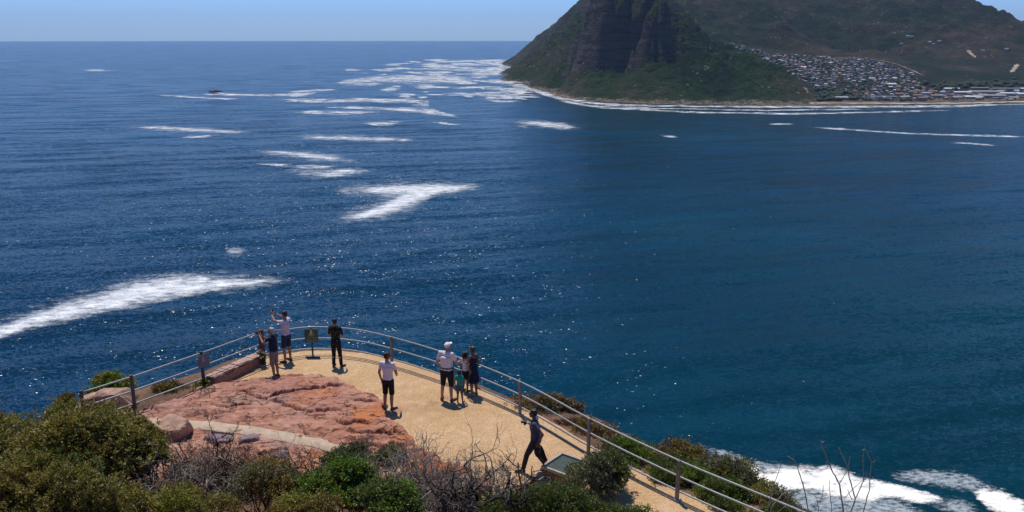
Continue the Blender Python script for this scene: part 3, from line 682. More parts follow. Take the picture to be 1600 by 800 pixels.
def smooth_path(P, n=14):
    P = np.array(P, float); Q_ = np.vstack([2 * P[0] - P[1], P, 2 * P[-1] - P[-2]]); out = []
    for i in range(len(P) - 1):
        a, b, c, d = Q_[i], Q_[i + 1], Q_[i + 2], Q_[i + 3]
        for t in np.linspace(0, 1, n, endpoint=False):
            out.append(.5 * ((2 * b) + (-a + c) * t + (2 * a - 5 * b + 4 * c - d) * t * t + (-a + 3 * b - 3 * c + d) * t ** 3))
    out.append(P[-1]); return np.array(out)
FENCE = [(-11.85, 21.75), (-10.95, 22.85), (-9.61, 24.75), (-8.33, 26.73), (-6.87, 27.62), (-4.0, 26.62), (-1.85, 24.95), (.24, 22.85), (2.02, 20.43), (3.93, 18.16), (6.05, 16.0), (8.2, 13.7)]
# the run of the rails: straight on the left, one curve round the end and down the right
LEFTRUN = np.array(FENCE[:4], float)
CURVE = smooth_path([FENCE[3], (-7.75, 27.3), FENCE[4], (-5.5, 27.45)] + FENCE[5:])
edge_out = []
for i, p in enumerate(CURVE):
    t = CURVE[min(i + 1, len(CURVE) - 1)] - CURVE[max(i - 1, 0)]; t /= np.linalg.norm(t)
    edge_out.append(p + np.array([-t[1], t[0]]) * .42)
edge_out = [(-9.75, 25.1), (-9.1, 26.5)] + [tuple(p) for p in edge_out]
poly = edge_out + [(6.0, 10.5), (3.2, 14.5), (.5, 17.2), (-2.6, 18.6), (-5, 20), (-8.6, 23)]
bm = bmesh.new()
rs = random.Random(2)
top = [bm.verts.new((x + rs.gauss(0, .015), y + rs.gauss(0, .015), TER)) for x, y in poly]
bot = [bm.verts.new((x, y, TER - .22)) for x, y in poly]
f = bm.faces.new(top)
if f.normal.z < 0: f.normal_flip()
f.normal_update()
for i in range(len(poly)):
    j = (i + 1) % len(poly); bm.faces.new((top[i], bot[i], bot[j], top[j]))
bmesh.ops.recalc_face_normals(bm, faces=bm.faces)
bmesh.ops.triangulate(bm, faces=[q for q in bm.faces if len(q.verts) > 4])
tag(obj_bm('gravel_terrace', bm, m_gravel), 'flat ochre gravel terrace of the lookout', 'terrace', kind='structure')

# ------------------------------------------------------------------ sandstone slab
ROCK = np.array([(-12.2, 20.6), (-10.75, 22.9), (-9.85, 24.35), (-9.2, 24.9), (-8.5, 25.15), (-7.2, 25.45), (-6.2, 25.4), (-5.45, 25.2), (-5.02, 24.65), (-4.45, 24.1), (-3.95, 23.55), (-3.75, 22.85), (-3.5, 22.2), (-3.0, 21.55), (-2.3, 20.75), (-1.6, 20.0), (-1.2, 19.2), (-1.5, 18.2), (-4, 17.2), (-9, 17.0), (-13, 18)], float)
def poly_sd(X, Y, P):
    best = np.full(X.shape, 1e9); ins = np.zeros(X.shape, bool); n_ = len(P)
    for i in range(n_):
        a = P[i]; b = P[(i + 1) % n_]; d = b - a
        t = np.clip(((X - a[0]) * d[0] + (Y - a[1]) * d[1]) / (d @ d), 0, 1)
        best = np.minimum(best, (X - a[0] - t * d[0]) ** 2 + (Y - a[1] - t * d[1]) ** 2)
        if d[1] != 0:
            c = ((a[1] > Y) != (b[1] > Y)) & (X < d[0] * (Y - a[1]) / d[1] + a[0]); ins ^= c
    return np.sqrt(best) * np.where(ins, 1, -1)
STRIP = np.array([(-11.6, 22.1), (-10.3, 22.12), (-9.2, 22.02), (-8.0, 21.82), (-6.9, 21.5), (-5.9, 21.15), (-5.1, 20.85), (-4.3, 20.4), (-3.6, 19.9)])
def rock_z(X, Y):
    wob = fbm(X / .5, Y / .5, 41, 4)
    sd = poly_sd(X + fbm(X / .8, Y / .8, 45, 3) * .25, Y + fbm(X / .8, Y / .8, 48, 3) * .25, ROCK)
    # the beds: they rise gently away from the camera and break off towards it in low steps
    dip = (Y - 18) * .010
    h = .085 + dip + fbm(X / 2.4, Y / 1.6, 51, 2) * .05
    k = fbm(X / 1.5 + .2 * wob, Y / .75 + .25 * wob, 55, 3) * 1.4 + Y * .42 + X * .10
    fl = np.floor(k * 1.15); fr = k * 1.15 - fl
    h = h - .05 * (fr - np.clip(fr / .04, 0, 1)) * (.3 + 1.2 * np.clip(vnoise(fl * .37 + X * .12, fl * 1.7, 3) + .5, 0, 1))
    # slabs of uneven outline, each a little higher or lower
    vx = X / 1.1 + .5 * wob; vy = Y / .62 + .5 * fbm(X / .9, Y / .9, 66, 3)
    cell = _h(np.floor(vx + .5 * np.floor(vy)), np.floor(vy), 71)
    h = h + (cell - .5) * .075
    # named ledges: y along x, height, reach
    for pts, hh in [([(-8.45, 24.05), (-7.9, 23.75), (-7.35, 23.6), (-6.9, 23.95), (-6.2, 24.3), (-5.6, 24.45), (-5.1, 24.5)], .085),
                    ([(-7.3, 23.45), (-6.8, 23.2), (-6.3, 22.9), (-5.8, 22.7), (-5.3, 22.85), (-4.8, 22.6)], .085),
                    ([(-5.2, 22.2), (-4.7, 21.9), (-4.2, 22.05), (-3.7, 21.7)], .07), ([(-4.9, 23.6), (-4.4, 23.35), (-3.9, 23.3)], .08),
                    ([(-8.9, 23.2), (-8.3, 23.0), (-7.6, 23.05)], .07), ([(-4.6, 21.5), (-4.0, 21.2), (-3.3, 21.3), (-2.8, 20.9)], .07), ([(-4.2, 20.9), (-3.4, 20.5), (-2.6, 20.6)], .1)]:
        px = [p[0] for p in pts]; py = [p[1] for p in pts]
        yc = np.interp(X, px, py) + wob * .12 + .16 * (_h(np.floor(X / .23 + wob), np.floor(X * 0), 7) - .5)
        env = np.clip((X - px[0]) / .3, 0, 1) * np.clip((px[-1] - X) / .3, 0, 1)
        up = np.clip((Y - yc) / .02, 0, 1) * np.exp(-np.maximum(Y - yc, 0) / 1.6)
        h = h + hh * env * up - .13 * env * np.exp(-((Y - yc + .035) / .035) ** 2)
    h = h + wob * .022 + fbm(X / .12, Y / .12, 61, 3) * .012
    # lower, rubbly ground on the near side of the kerb strip
    sy = np.interp(X, STRIP[:, 0], STRIP[:, 1])
    near = np.clip((sy + .35 - Y) / .15, 0, 1)
    h = h * (1 - near) + (.02 + .10 * (cell - .3) + wob * .10 + .08 * fbm(X / .35, Y / .35, 77, 3)) * near
    onstrip = np.clip(1 - (np.abs(Y - sy) - .35) / .25, 0, 1) * (X < -3.4)
    h = np.minimum(h, h * (1 - onstrip) + .08 * onstrip)
    # bedding: the surface breaks into thin flat sheets with ragged edges
    hq = h + fbm(X / .30, Y / .16, 83, 3) * .035; q_ = .042
    h = h * .25 + .75 * (np.floor(hq / q_) + np.clip((hq / q_ - np.floor(hq / q_)) / .12, 0, 1)) * q_
    # rims are broken, one or two courses high, and run out under the gravel
    rim = np.clip(sd / .10, 0, 1)
    return TER - .12 + (h + .12) * rim
def rock_mat():
    n = N('red_sandstone'); p = n.pos()
    n1 = n.noise(p, .55, 5, .6); n2 = n.noise(p, 3.2, 5, .65, dist=.6); n3 = n.noise(p, 22, 4, .7)
    v = n.math('MULTIPLY_ADD', n2, .55, n.math('MULTIPLY_ADD', n3, .15, n.math('MULTIPLY', n1, .35)))
    c = n.ramp(v, [(.36, (.20, .10, .085)), (.46, (.32, .145, .105)), (.53, (.39, .185, .130)), (.60, (.46, .245, .170)), (.70, (.55, .36, .27))])
    sx = n.n('SeparateXYZ'); n.set(sx.inputs[0], p)
    org = n.math('MULTIPLY', n.smooth(n.noise(p, .9, 3, .5), .50, .62), n.smooth(sx.outputs[0], -8.0, -4.4))
    org = n.math('ADD', n.math('MULTIPLY', org, .75), n.math('MULTIPLY', n.smooth(sx.outputs[0], -6.5, -2.5), .35), clamp=True)
    c = n.mix(org, c, n.mix(n3, (.40, .13, .05), (.52, .21, .085)))
    gry = n.smooth(n.noise(n.map(p, (.9, 1.6, 1)), 1, 4, .6), .57, .68)
    c = n.mix(n.math('MULTIPLY', gry, .55), c, (.23, .165, .155))
    wht = n.math('MULTIPLY', n.smooth(n.noise(p, 5, 4, .7), .60, .72), .55)
    c = n.mix(wht, c, (.56, .40, .32))
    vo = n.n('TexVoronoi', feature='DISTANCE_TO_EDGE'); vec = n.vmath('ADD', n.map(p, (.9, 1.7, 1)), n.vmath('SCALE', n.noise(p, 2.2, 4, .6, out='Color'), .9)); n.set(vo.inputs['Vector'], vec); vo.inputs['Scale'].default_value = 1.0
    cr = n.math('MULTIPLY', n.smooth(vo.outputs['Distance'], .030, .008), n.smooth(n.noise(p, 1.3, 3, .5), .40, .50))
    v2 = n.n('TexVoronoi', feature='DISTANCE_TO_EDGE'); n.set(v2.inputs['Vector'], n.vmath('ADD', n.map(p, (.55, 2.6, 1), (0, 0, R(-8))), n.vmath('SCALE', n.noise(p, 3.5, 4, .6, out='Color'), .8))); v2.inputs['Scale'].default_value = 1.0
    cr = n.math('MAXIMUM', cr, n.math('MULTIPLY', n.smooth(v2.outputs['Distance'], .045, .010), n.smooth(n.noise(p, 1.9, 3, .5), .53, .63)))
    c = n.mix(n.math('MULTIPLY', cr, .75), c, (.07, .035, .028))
    b = n.bump(n.math('ADD', n.math('MULTIPLY', n3, .35), n.math('SUBTRACT', n2, n.math('MULTIPLY', cr, 1.5))), .9, .035)
    return n.done(n.bsdf(c, .9, b, Specular_IOR_Level=.2))
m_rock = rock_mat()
xs = np.arange(-13.2, -.9, .026); ys = np.arange(17.8, 25.9, .026)
X, Y = np.meshgrid(xs, ys)
Zr = rock_z(X, Y); dO = seg_d(X, Y, OUT); Zr = np.where(dO > -.25, np.minimum(Zr, gz(X, Y) + .05 - .5 * np.maximum(dO - .2, 0)), Zr)
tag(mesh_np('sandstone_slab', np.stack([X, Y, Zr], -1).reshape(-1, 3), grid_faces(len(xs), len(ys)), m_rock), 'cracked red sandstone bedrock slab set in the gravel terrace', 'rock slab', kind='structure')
# kerb strip of pale concrete
V = []
for i, p in enumerate(smooth_path(STRIP, 8)):
    q = smooth_path(STRIP, 8); t = q[min(i + 1, len(q) - 1)] - q[max(i - 1, 0)]; t /= np.linalg.norm(t); nn = np.array([-t[1], t[0]])
    for k, zz in [(-.26, -.3), (-.26, .085), (-.24, .10), (.24, .10), (.26, .085), (.26, -.3)]:
        V.append((*(p + nn * k), TER + zz + .01 * math.sin(i * .7)))
m_conc = mat_simple('pale_concrete', (.45, .335, .235), .9, .14, 5, bump=.4)
tag(mesh_np('kerb_strip', V, grid_faces(6, len(V) // 6), m_conc), 'curved pale concrete strip crossing the red rock', 'kerb', kind='structure')

# ------------------------------------------------------------------ loose boulders
def boulder(label, loc, s, seed, m=None, rz=0., flat=0):
    bm = bmesh.new(); bmesh.ops.create_icosphere(bm, subdivisions=4, radius=1)
    r_ = random.Random(seed); planes = [(Vector((r_.gauss(0, 1), r_.gauss(0, 1), r_.gauss(0, .7))).normalized(), r_.uniform(.5, .85)) for _ in range(11)] + [(Vector((0, 0, 1)), .62)]
    for v in bm.verts:
        d = v.co.normalized(); rad = 1.
        for nrm_, dd in planes:
            c = d.dot(nrm_)
            if c > 1e-3: rad = min(rad, dd / c)
        rad *= 1 + .05 * float(fbm(np.array([d.x * 4 + seed]), np.array([d.y * 4 + d.z * 3]), 5, 3)[0])
        v.co = Vector((d.x * s[0], d.y * s[1], d.z * s[2])) * rad
    o = obj_bm('boulder', bm, m or m_rock); o.location = loc; o.rotation_euler.z = rz
    return tag(o, label, 'boulder')
m_purple = mat_simple('purple_stone', (.22, .15, .16), .9, .25, 4, bump=.5)
m_tan = mat_simple('tan_stone', (.40, .24, .17), .9, .25, 4, bump=.5)
boulder('big angular tan boulder with a dark right side in front of the concrete strip', (-9.2, 21.4, 150.2), (.66, .5, .55), 5, m_tan, .5)
boulder('flat purple grey stone beside the concrete strip, left of two', (-7.95, 21.15, 150.0), (.5, .36, .28), 8, m_purple, .2)
boulder('purple pointed stone beside the concrete strip, right of two', (-7.15, 21.0, 150.0), (.42, .34, .36), 11, m_purple, 1.)
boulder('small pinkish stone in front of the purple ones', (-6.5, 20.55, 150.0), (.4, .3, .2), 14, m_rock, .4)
boulder('dark red stone peeping out of the dead branches', (-6.0, 20.2, 150.0), (.32, .3, .26), 15, m_purple, .4)
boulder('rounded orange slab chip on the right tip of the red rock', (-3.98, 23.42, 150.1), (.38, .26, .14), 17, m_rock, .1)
boulder('blocky red boulder behind the big bush beside the rail end', (-11.5, 22.95, 150.35), (.62, .45, .62), 19, m_tan, .3)
boulder('second red boulder left of its neighbour behind the big bush', (-12.2, 22.8, 150.3), (.6, .4, .5), 23, m_tan, 1.2)
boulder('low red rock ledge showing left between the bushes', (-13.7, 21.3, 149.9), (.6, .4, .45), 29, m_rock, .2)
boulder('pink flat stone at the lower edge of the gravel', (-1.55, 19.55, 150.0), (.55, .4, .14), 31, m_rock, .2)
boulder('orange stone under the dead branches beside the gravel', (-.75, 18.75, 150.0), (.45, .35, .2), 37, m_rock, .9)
# stone wall under the left rail
def brick_mat():
    n = N('red_stone_wall'); g = n.obj()
    br = n.n('TexBrick'); n.set(br.inputs['Vector'], n.map(g, (1, 1, 1), (R(90), 0, 0))); br.inputs['Scale'].default_value = 3.4
    n.set(br.inputs['Color1'], (.22, .10, .075)); n.set(br.inputs['Color2'], (.31, .16, .12)); n.set(br.inputs['Mortar'], (.13, .09, .075)); br.inputs['Mortar Size'].default_value = .03
    n3 = n.noise(g, 14, 4, .7)
    c = n.mix(n.smooth(n3, .35, .7), br.outputs[0], n.mix(1., br.outputs[0], (1.6, 1.6, 1.6), 'MULTIPLY'))
    return n.done(n.bsdf(c, .9, n.bump(n.math('ADD', n3, br.outputs['Fac']), .6, -.015)))
a, b = Vector((-9.42, 24.78, TER)), Vector((-8.52, 26.72, TER)); d = (b - a); L = d.length
rt = empty('stone_wall', a.lerp(b, .5), math.atan2(d.y, d.x))
tag(rt, 'low wall of red stone blocks below the left rail', 'wall')
bm = bmesh.new(); bm_box(bm, (0, 0, .12), (L, .34, .40), bevel=.02)
bmesh.ops.subdivide_edges(bm, edges=bm.edges, cuts=5, use_grid_fill=True)
for v in bm.verts: v.co += Vector((rs.gauss(0, .006), rs.gauss(0, .008), rs.gauss(0, .006)))
obj_bm('masonry', bm, brick_mat(), rt)
bm = bmesh.new(); x = -L / 2
while x < L / 2 - .05:
    w_ = min(rs.uniform(.16, .26), L / 2 - x); bm_box(bm, (x + w_ / 2, rs.gauss(0, .008), .35 + rs.gauss(0, .008)), (w_ - .012, .38, .06), bevel=.01); x += w_
obj_bm('coping', bm, mat_simple('coping_stone', (.40, .26, .20), .9, .25, 6, bump=.4), rt)

# ------------------------------------------------------------------ safety railing
m_galv = mat_simple('galvanised_steel', (.30, .31, .32), .55, .14, 9, metal=.25)
m_post = mat_simple('weathered_post', (.20, .19, .185), .6, .25, 7, metal=.35)
m_darkpost = mat_simple('dark_painted_post', (.055, .055, .058), .55, .3, 7)
m_wood = mat_simple('reddish_timber', (.10, .055, .04), .85, .3, 9)
m_bolt = mat_simple('pale_footing', (.6, .58, .55), .7, .15, 9)
rail = empty('safety_railing', (-4, 26.6, TER))
tag(rail, 'long galvanised three bar safety railing curving round the terrace edge', 'railing')
def W(bm):                                   # world coordinates into the railing's own
    bmesh.ops.translate(bm, verts=bm.verts, vec=(4, -26.6, -TER)); return bm
heights = [1.22, 1.22, 1.22, 1.24, 1.02, 1.03, 1.03, 1.03, 1.03, 1.03, 1.03, 1.03]
for i, (x, y) in enumerate(FENCE):
    h = heights[i]; left = i < 4
    m = [m_darkpost, m_darkpost, m_darkpost, m_wood, m_darkpost][i] if i < 5 else m_post
    nx = FENCE[min(i + 1, len(FENCE) - 1)]; pv_ = FENCE[max(i - 1, 0)]
    rz = Matrix.Rotation(math.atan2(nx[1] - pv_[1], nx[0] - pv_[0]), 3, 'Z')
    bm = bmesh.new()
    wd = .15 if i == 3 else (.055 if i == 4 else .085)
    b0 = min(gz1(x, y) - TER - .1, -.1)
    bm_box(bm, (x, y, TER + (h + b0) / 2), (wd, wd * .8, h - b0), rz, .008)
    if i != 4 and i != 3: bm_box(bm, (x, y, TER + h + .006), (wd * 1.12, wd * .95, .012), rz, .003)
    if i == 4:                               # the sign's own stand: slanted foot on a flat bar
        bm_tube(bm, [(x, y - .02, TER + .3), (x + .05, y - .22, TER + .03)], .022, 8)
    po = obj_bm('post', W(bm), m, rail)
    bm = bmesh.new()
    if i == 4: bm_box(bm, (x + .05, y - .24, TER + .02), (.5, .08, .04), None, .006)
    else:
        bm_box(bm, (x, y, TER + .012), (wd * 2.1, wd * 1.9, .016), rz, .004)
        for sx_, sy_ in ((-1, -1), (1, -1), (1, 1), (-1, 1)):
            o_ = rz @ Vector((sx_ * wd * .85, sy_ * wd * .75, 0)); bm_box(bm, (x + o_.x, y + o_.y, TER + .03), (.022, .022, .024), rz)
    fo = obj_bm('base_plate', W(bm), m_darkpost if i == 4 else m_bolt, po)
def rail_run(path, h, r_=.024):
    bm = bmesh.new(); bm_tube(bm, [(p[0], p[1], TER + hh) for p, hh in zip(path, h)], r_, 10)
    obj_bm('rail', W(bm), m_galv, rail, smooth=True)
off = .0
for k, (hl, hr) in enumerate([(1.17, .995), (.74, .59), (.34, .21)]):
    lp = []; 
    for a_, b_ in zip(FENCE[:3], FENCE[1:4]):
        a_ = np.array(a_); b_ = np.array(b_)
        for t in np.linspace(.03, .97, 6): lp.append(a_ + (b_ - a_) * t)
    rail_run(lp, [hl] * len(lp))
    # the curved run sits in front of the posts' outer faces
    cp = []
    for i, p in enumerate(CURVE):
        t = CURVE[min(i + 1, len(CURVE) - 1)] - CURVE[max(i - 1, 0)]; t /= np.linalg.norm(t)
        cp.append(p + np.array([-t[1], t[0]]) * .06)
    rail_run(cp, [hr + (hl - hr) * max(0, 1 - i / 14.) for i in range(len(cp))])
# ------------------------------------------------------------------ signs on the railing
m_green = mat_simple('green_enamel', (.025, .075, .058), .45, .2, 5)
m_white = mat_simple('white_paint', (.55, .57, .52), .6, .12, 8)
m_olive = mat_simple('olive_panel', (.085, .10, .065), .6, .2, 6)
sg = empty('warning_sign', (-6.86, 27.54, TER + .70), R(2))
tag(sg, 'dark green warning sign with a white figure mounted on the curved railing', 'sign')
bm = bmesh.new(); bm_box(bm, (0, 0, .10), (.46, .018, .36), None, .006); obj_bm('panel', bm, m_green, sg)
bm = bmesh.new(); bm_box(bm, (0, -.001, -.145), (.46, .017, .12), None, .005); obj_bm('text_panel', bm, m_olive, sg)
bm = bmesh.new()                               # falling walker over a broken edge inside a triangle
bmesh.ops.create_icosphere(bm, subdivisions=2, radius=.022, matrix=Matrix.Translation((.005, -.0105, .215)) @ Matrix.Diagonal((1, .25, 1, 1)))
for p0, p1, r_ in [((.0, .19), (-.01, .12), .020), ((-.01, .12), (-.035, .06), .013), ((-.01, .12), (.035, .065), .013), ((.0, .18), (.045, .15), .009), ((.0, .18), (-.04, .145), .009)]:
    t0 = len(bm.verts); bm_tube(bm, [(p0[0], -.0105, p0[1]), (p1[0], -.0105, p1[1])], r_, 8)
    bm.verts.ensure_lookup_table()
    for v in bm.verts[t0:]: v.co.y = -.0105 + (v.co.y + .0105) * .2
for p0, p1 in [((-.095, .03), (0, .265)), ((0, .265), (.095, .03)), ((.095, .03), (-.095, .03))]:
    t0 = len(bm.verts); bm_tube(bm, [(p0[0], -.0105, p0[1]), (p1[0], -.0105, p1[1])], .005, 6)
    bm.verts.ensure_lookup_table()
    for v in bm.verts[t0:]: v.co.y = -.0105 + (v.co.y + .0105) * .3
obj_bm('pictogram', bm, m_white, sg)
bm = bmesh.new()
for zz, segs in [(-.035, [(-.17, -.06), (-.045, .05), (.065, .17)]), (-.125, [(-.18, -.10), (-.085, .02), (.035, .16)]), (-.16, [(-.15, -.02), (.0, .12)])]:
    for x0, x1 in segs: bm_box(bm, ((x0 + x1) / 2, -.0115, zz), (x1 - x0, .003, .016))
obj_bm('lettering', bm, mat_simple('faded_lettering', (.26, .27, .23), .7, .2, 20), sg)
s2 = empty('notice_plate', (-9.56, 24.68, TER + .92), R(56))
tag(s2, 'grey notice plate on the dark rail post left of the stone wall', 'sign')
bm = bmesh.new(); bm_box(bm, (.02, -.03, .03), (.42, .012, .42), None, .005); obj_bm('panel', bm, mat_simple('grey_enamel', (.11, .135, .155), .5, .2, 6), s2)
bm = bmesh.new(); bmesh.ops.create_icosphere(bm, subdivisions=2, radius=.02, matrix=Matrix.Translation((.0, -.038, .17)) @ Matrix.Diagonal((1, .2, 1, 1)))
bm_box(bm, (0, -.0375, .105), (.03, .003, .09)); bm_box(bm, (-.014, -.0375, .04), (.014, .003, .07)); bm_box(bm, (.02, -.0375, .04), (.014, .003, .07))
obj_bm('pictogram', bm, m_white, s2)
bm = bmesh.new()
for zz in (-.05, -.09, -.13): bm_box(bm, (0, -.0375, zz), (.3 - abs(zz) * .4, .003, .014))
obj_bm('lettering', bm, mat_simple('pale_lettering', (.2, .2, .19), .7, .2, 20), s2)

# ------------------------------------------------------------------ box at the edge of the gravel
bx = empty('utility_box', (1.40, 19.25, TER - .24), R(-38))
tag(bx, 'low square box with a pale rim and recessed slatted green lid beside the grey bush', 'utility box')
bm = bmesh.new(); bm_box(bm, (0, 0, .20), (.92, .84, .62), None, .02); 
obj_bm('body', bm, mat_simple('brown_casing', (.16, .115, .07), .8, .3, 5, bump=.3), bx)
bm = bmesh.new()
for c, s_ in [((0, -.43, .54), (.99, .06, .085)), ((0, .43, .54), (.99, .06, .085)), ((-.465, 0, .5405), (.06, .80, .083)), ((.465, 0, .5405), (.06, .80, .083))]: bm_box(bm, c, s_, None, .012)
obj_bm('rim', bm, mat_simple('pale_rim', (.36, .33, .28), .7, .15, 6), bx)
bm = bmesh.new()
for k in range(15): bm_box(bm, (0, -.37 + k * .053, .520), (.86, .036, .02), None, .004)
ld = obj_bm('lid', bm, mat_simple('green_slats', (.055, .085, .070), .5, .2, 8), bx)
bm = bmesh.new(); bmesh.ops.create_cone(bm, cap_ends=True, segments=24, radius1=.085, radius2=.07, depth=.06, matrix=Matrix.Translation((.22, .02, .555)))
obj_bm('knob', bm, mat_simple('black_knob', (.015, .015, .015), .5, .2, 8), ld)
# ------------------------------------------------------------------ people
def skin_mat(name, c):
    n = N(name); p = n.obj()
    f = n.noise(p, 9, 3, .6)
    return n.done(n.bsdf(n.mix(f, tuple(x * .85 for x in c), tuple(x * 1.1 for x in c)), .55, Specular_IOR_Level=.35))
def cloth_mat(name, c, var=.12, pat=None):
    n = N(name); p = n.obj()
    f = n.noise(p, 7, 4, .6); f2 = n.noise(p, 26, 3, .6)
    cc = n.mix(f, tuple(x * (1 - var) for x in c), tuple(min(1, x * (1 + var)) for x in c))
    if pat is not None:
        cc = n.mix(n.smooth(n.noise(p, 17, 2, .5), .57, .62), cc, pat)
    return n.done(n.bsdf(cc, .9, n.bump(n.math('ADD', f, n.math('MULTIPLY', f2, .4)), .5, .02), Specular_IOR_Level=.2))
SK = dict(light=skin_mat('skin_light', (.46, .25, .17)), tan=skin_mat('skin_tan', (.34, .17, .11)), brown=skin_mat('skin_brown', (.20, .10, .065)))
m_hair = mat_simple('dark_hair', (.012, .010, .009), .5, .4, 60, bump=.6)
m_grey = mat_simple('grey_hair', (.32, .31, .30), .6, .3, 60, bump=.6)
m_eye = mat_simple('eye', (.03, .02, .015), .3, .2, 10)
m_shoe = mat_simple('dark_shoe', (.014, .014, .016), .6, .3, 20)
m_sole = mat_simple('pale_sole', (.5, .5, .5), .7, .15, 20)
m_black = mat_simple('black_plastic', (.015, .015, .017), .35, .2, 20)
_ico = {}
def ico(k):
    if k not in _ico:
        b = bmesh.new(); bmesh.ops.create_icosphere(b, subdivisions=k, radius=1)
        _ico[k] = (np.array([v.co for v in b.verts]), np.array([[v.index for v in f.verts] for f in b.faces])); b.free()
    return _ico[k]
class Blob:
    """one continuous surface grown round a set of overlapping balls"""
    def __init__(s): s.V = []; s.F = []; s.n = 0
    def ball(s, c, r, rot=None, k=2):
        v, f = ico(k); r = np.array(r if hasattr(r, '__len__') else (r, r, r), float)
        q = v * r
        if rot is not None: q = q @ np.array(rot.to_3x3()).T
        s.V.append(q + np.array(c)); s.F.append(f + s.n); s.n += len(v)
    def limb(s, a, b, ra, rb, sq=1.0, k=2):
        a = Vector(a); b = Vector(b); L = (b - a).length; st = max(2, int(L / (min(ra, rb) * .45)) + 1)
        for i in range(st + 1):
            t = i / st; r_ = ra + (rb - ra) * t
            s.ball(a.lerp(b, t), (r_, r_ * sq, r_), k=k)
    def build(s, name, m, parent, voxel=.012, smooth=4, dent=0.):
        me = bpy.data.meshes.new(name)
        V = np.concatenate(s.V); Fq = np.concatenate(s.F)
        o = mesh_np(name, V, Fq, m, None)
        md = o.modifiers.new('r', 'REMESH'); md.mode = 'VOXEL'; md.voxel_size = voxel; md.use_smooth_shade = True
        if smooth: sm = o.modifiers.new('s', 'SMOOTH'); sm.factor = .5; sm.iterations = smooth
        bpy.context.view_layer.update()
        ev = o.evaluated_get(bpy.context.evaluated_depsgraph_get())
        me2 = bpy.data.meshes.new_from_object(ev); old = o.data; o.modifiers.clear(); o.data = me2; bpy.data.meshes.remove(old)
        if not me2.materials: me2.materials.append(m)
        if dent:                                  # folds
            co = np.empty(len(me2.vertices) * 3, np.float32); me2.vertices.foreach_get('co', co); co = co.reshape(-1, 3)
            no = np.empty(len(me2.vertices) * 3, np.float32); me2.vertices.foreach_get('normal', no); no = no.reshape(-1, 3)
            w_ = np.sin(co[:, 2] * 55 + 5 * fbm(co[:, 0] / .09, co[:, 2] / .12 + co[:, 1] * 7, 3, 3)) * fbm(co[:, 0] / .15 + co[:, 1] * 5, co[:, 2] / .15, 9, 2)
            co += no * (w_ * dent)[:, None]; me2.vertices.foreach_set('co', co.ravel()); me2.update()
        for p in me2.polygons: p.use_smooth = True
        me2.name = name
        if parent is not None: o.parent = parent
        return o
def V3(*a): return Vector(a)
def hand(b, wr, fwd, palm_n, sc=1., curl=.5, side=1):
    """palm, four fingers and a thumb; fwd from wrist to knuckles, palm_n out of the palm"""
    fwd = fwd.normalized(); palm_n = (palm_n - fwd * palm_n.dot(fwd)).normalized(); lat = fwd.cross(palm_n) * side
    for i in range(4):
        for j in (0, .5, 1.):
            b.ball(wr + fwd * (.015 + .08 * j) * sc + lat * (i - 1.5) * .017 * (.7 + .3 * j) * sc, .0155 * sc, k=1)
    for i, Lf in enumerate([.066, .076, .071, .055]):
        p = wr + fwd * .095 * sc + lat * (1.5 - i) * .0185 * sc; d = fwd.copy()
        for seg, fr in enumerate((.45, .32, .23)):
            d = (d + palm_n * curl * (.5 + .25 * seg)).normalized(); q = p + d * Lf * fr * sc
            b.limb(p, q, (.0098 - .0009 * seg) * sc, (.0091 - .0009 * seg) * sc, k=1); p = q
    p = wr + fwd * .03 * sc + lat * .028 * sc; q = p + (fwd * .6 + lat * .8 + palm_n * .3).normalized() * .045 * sc
    b.limb(p, q, .0125 * sc, .0105 * sc, k=1); r_ = q + (fwd + palm_n * (.3 + curl * .5)).normalized() * .034 * sc
    b.limb(q, r_, .0105 * sc, .0085 * sc, k=1)
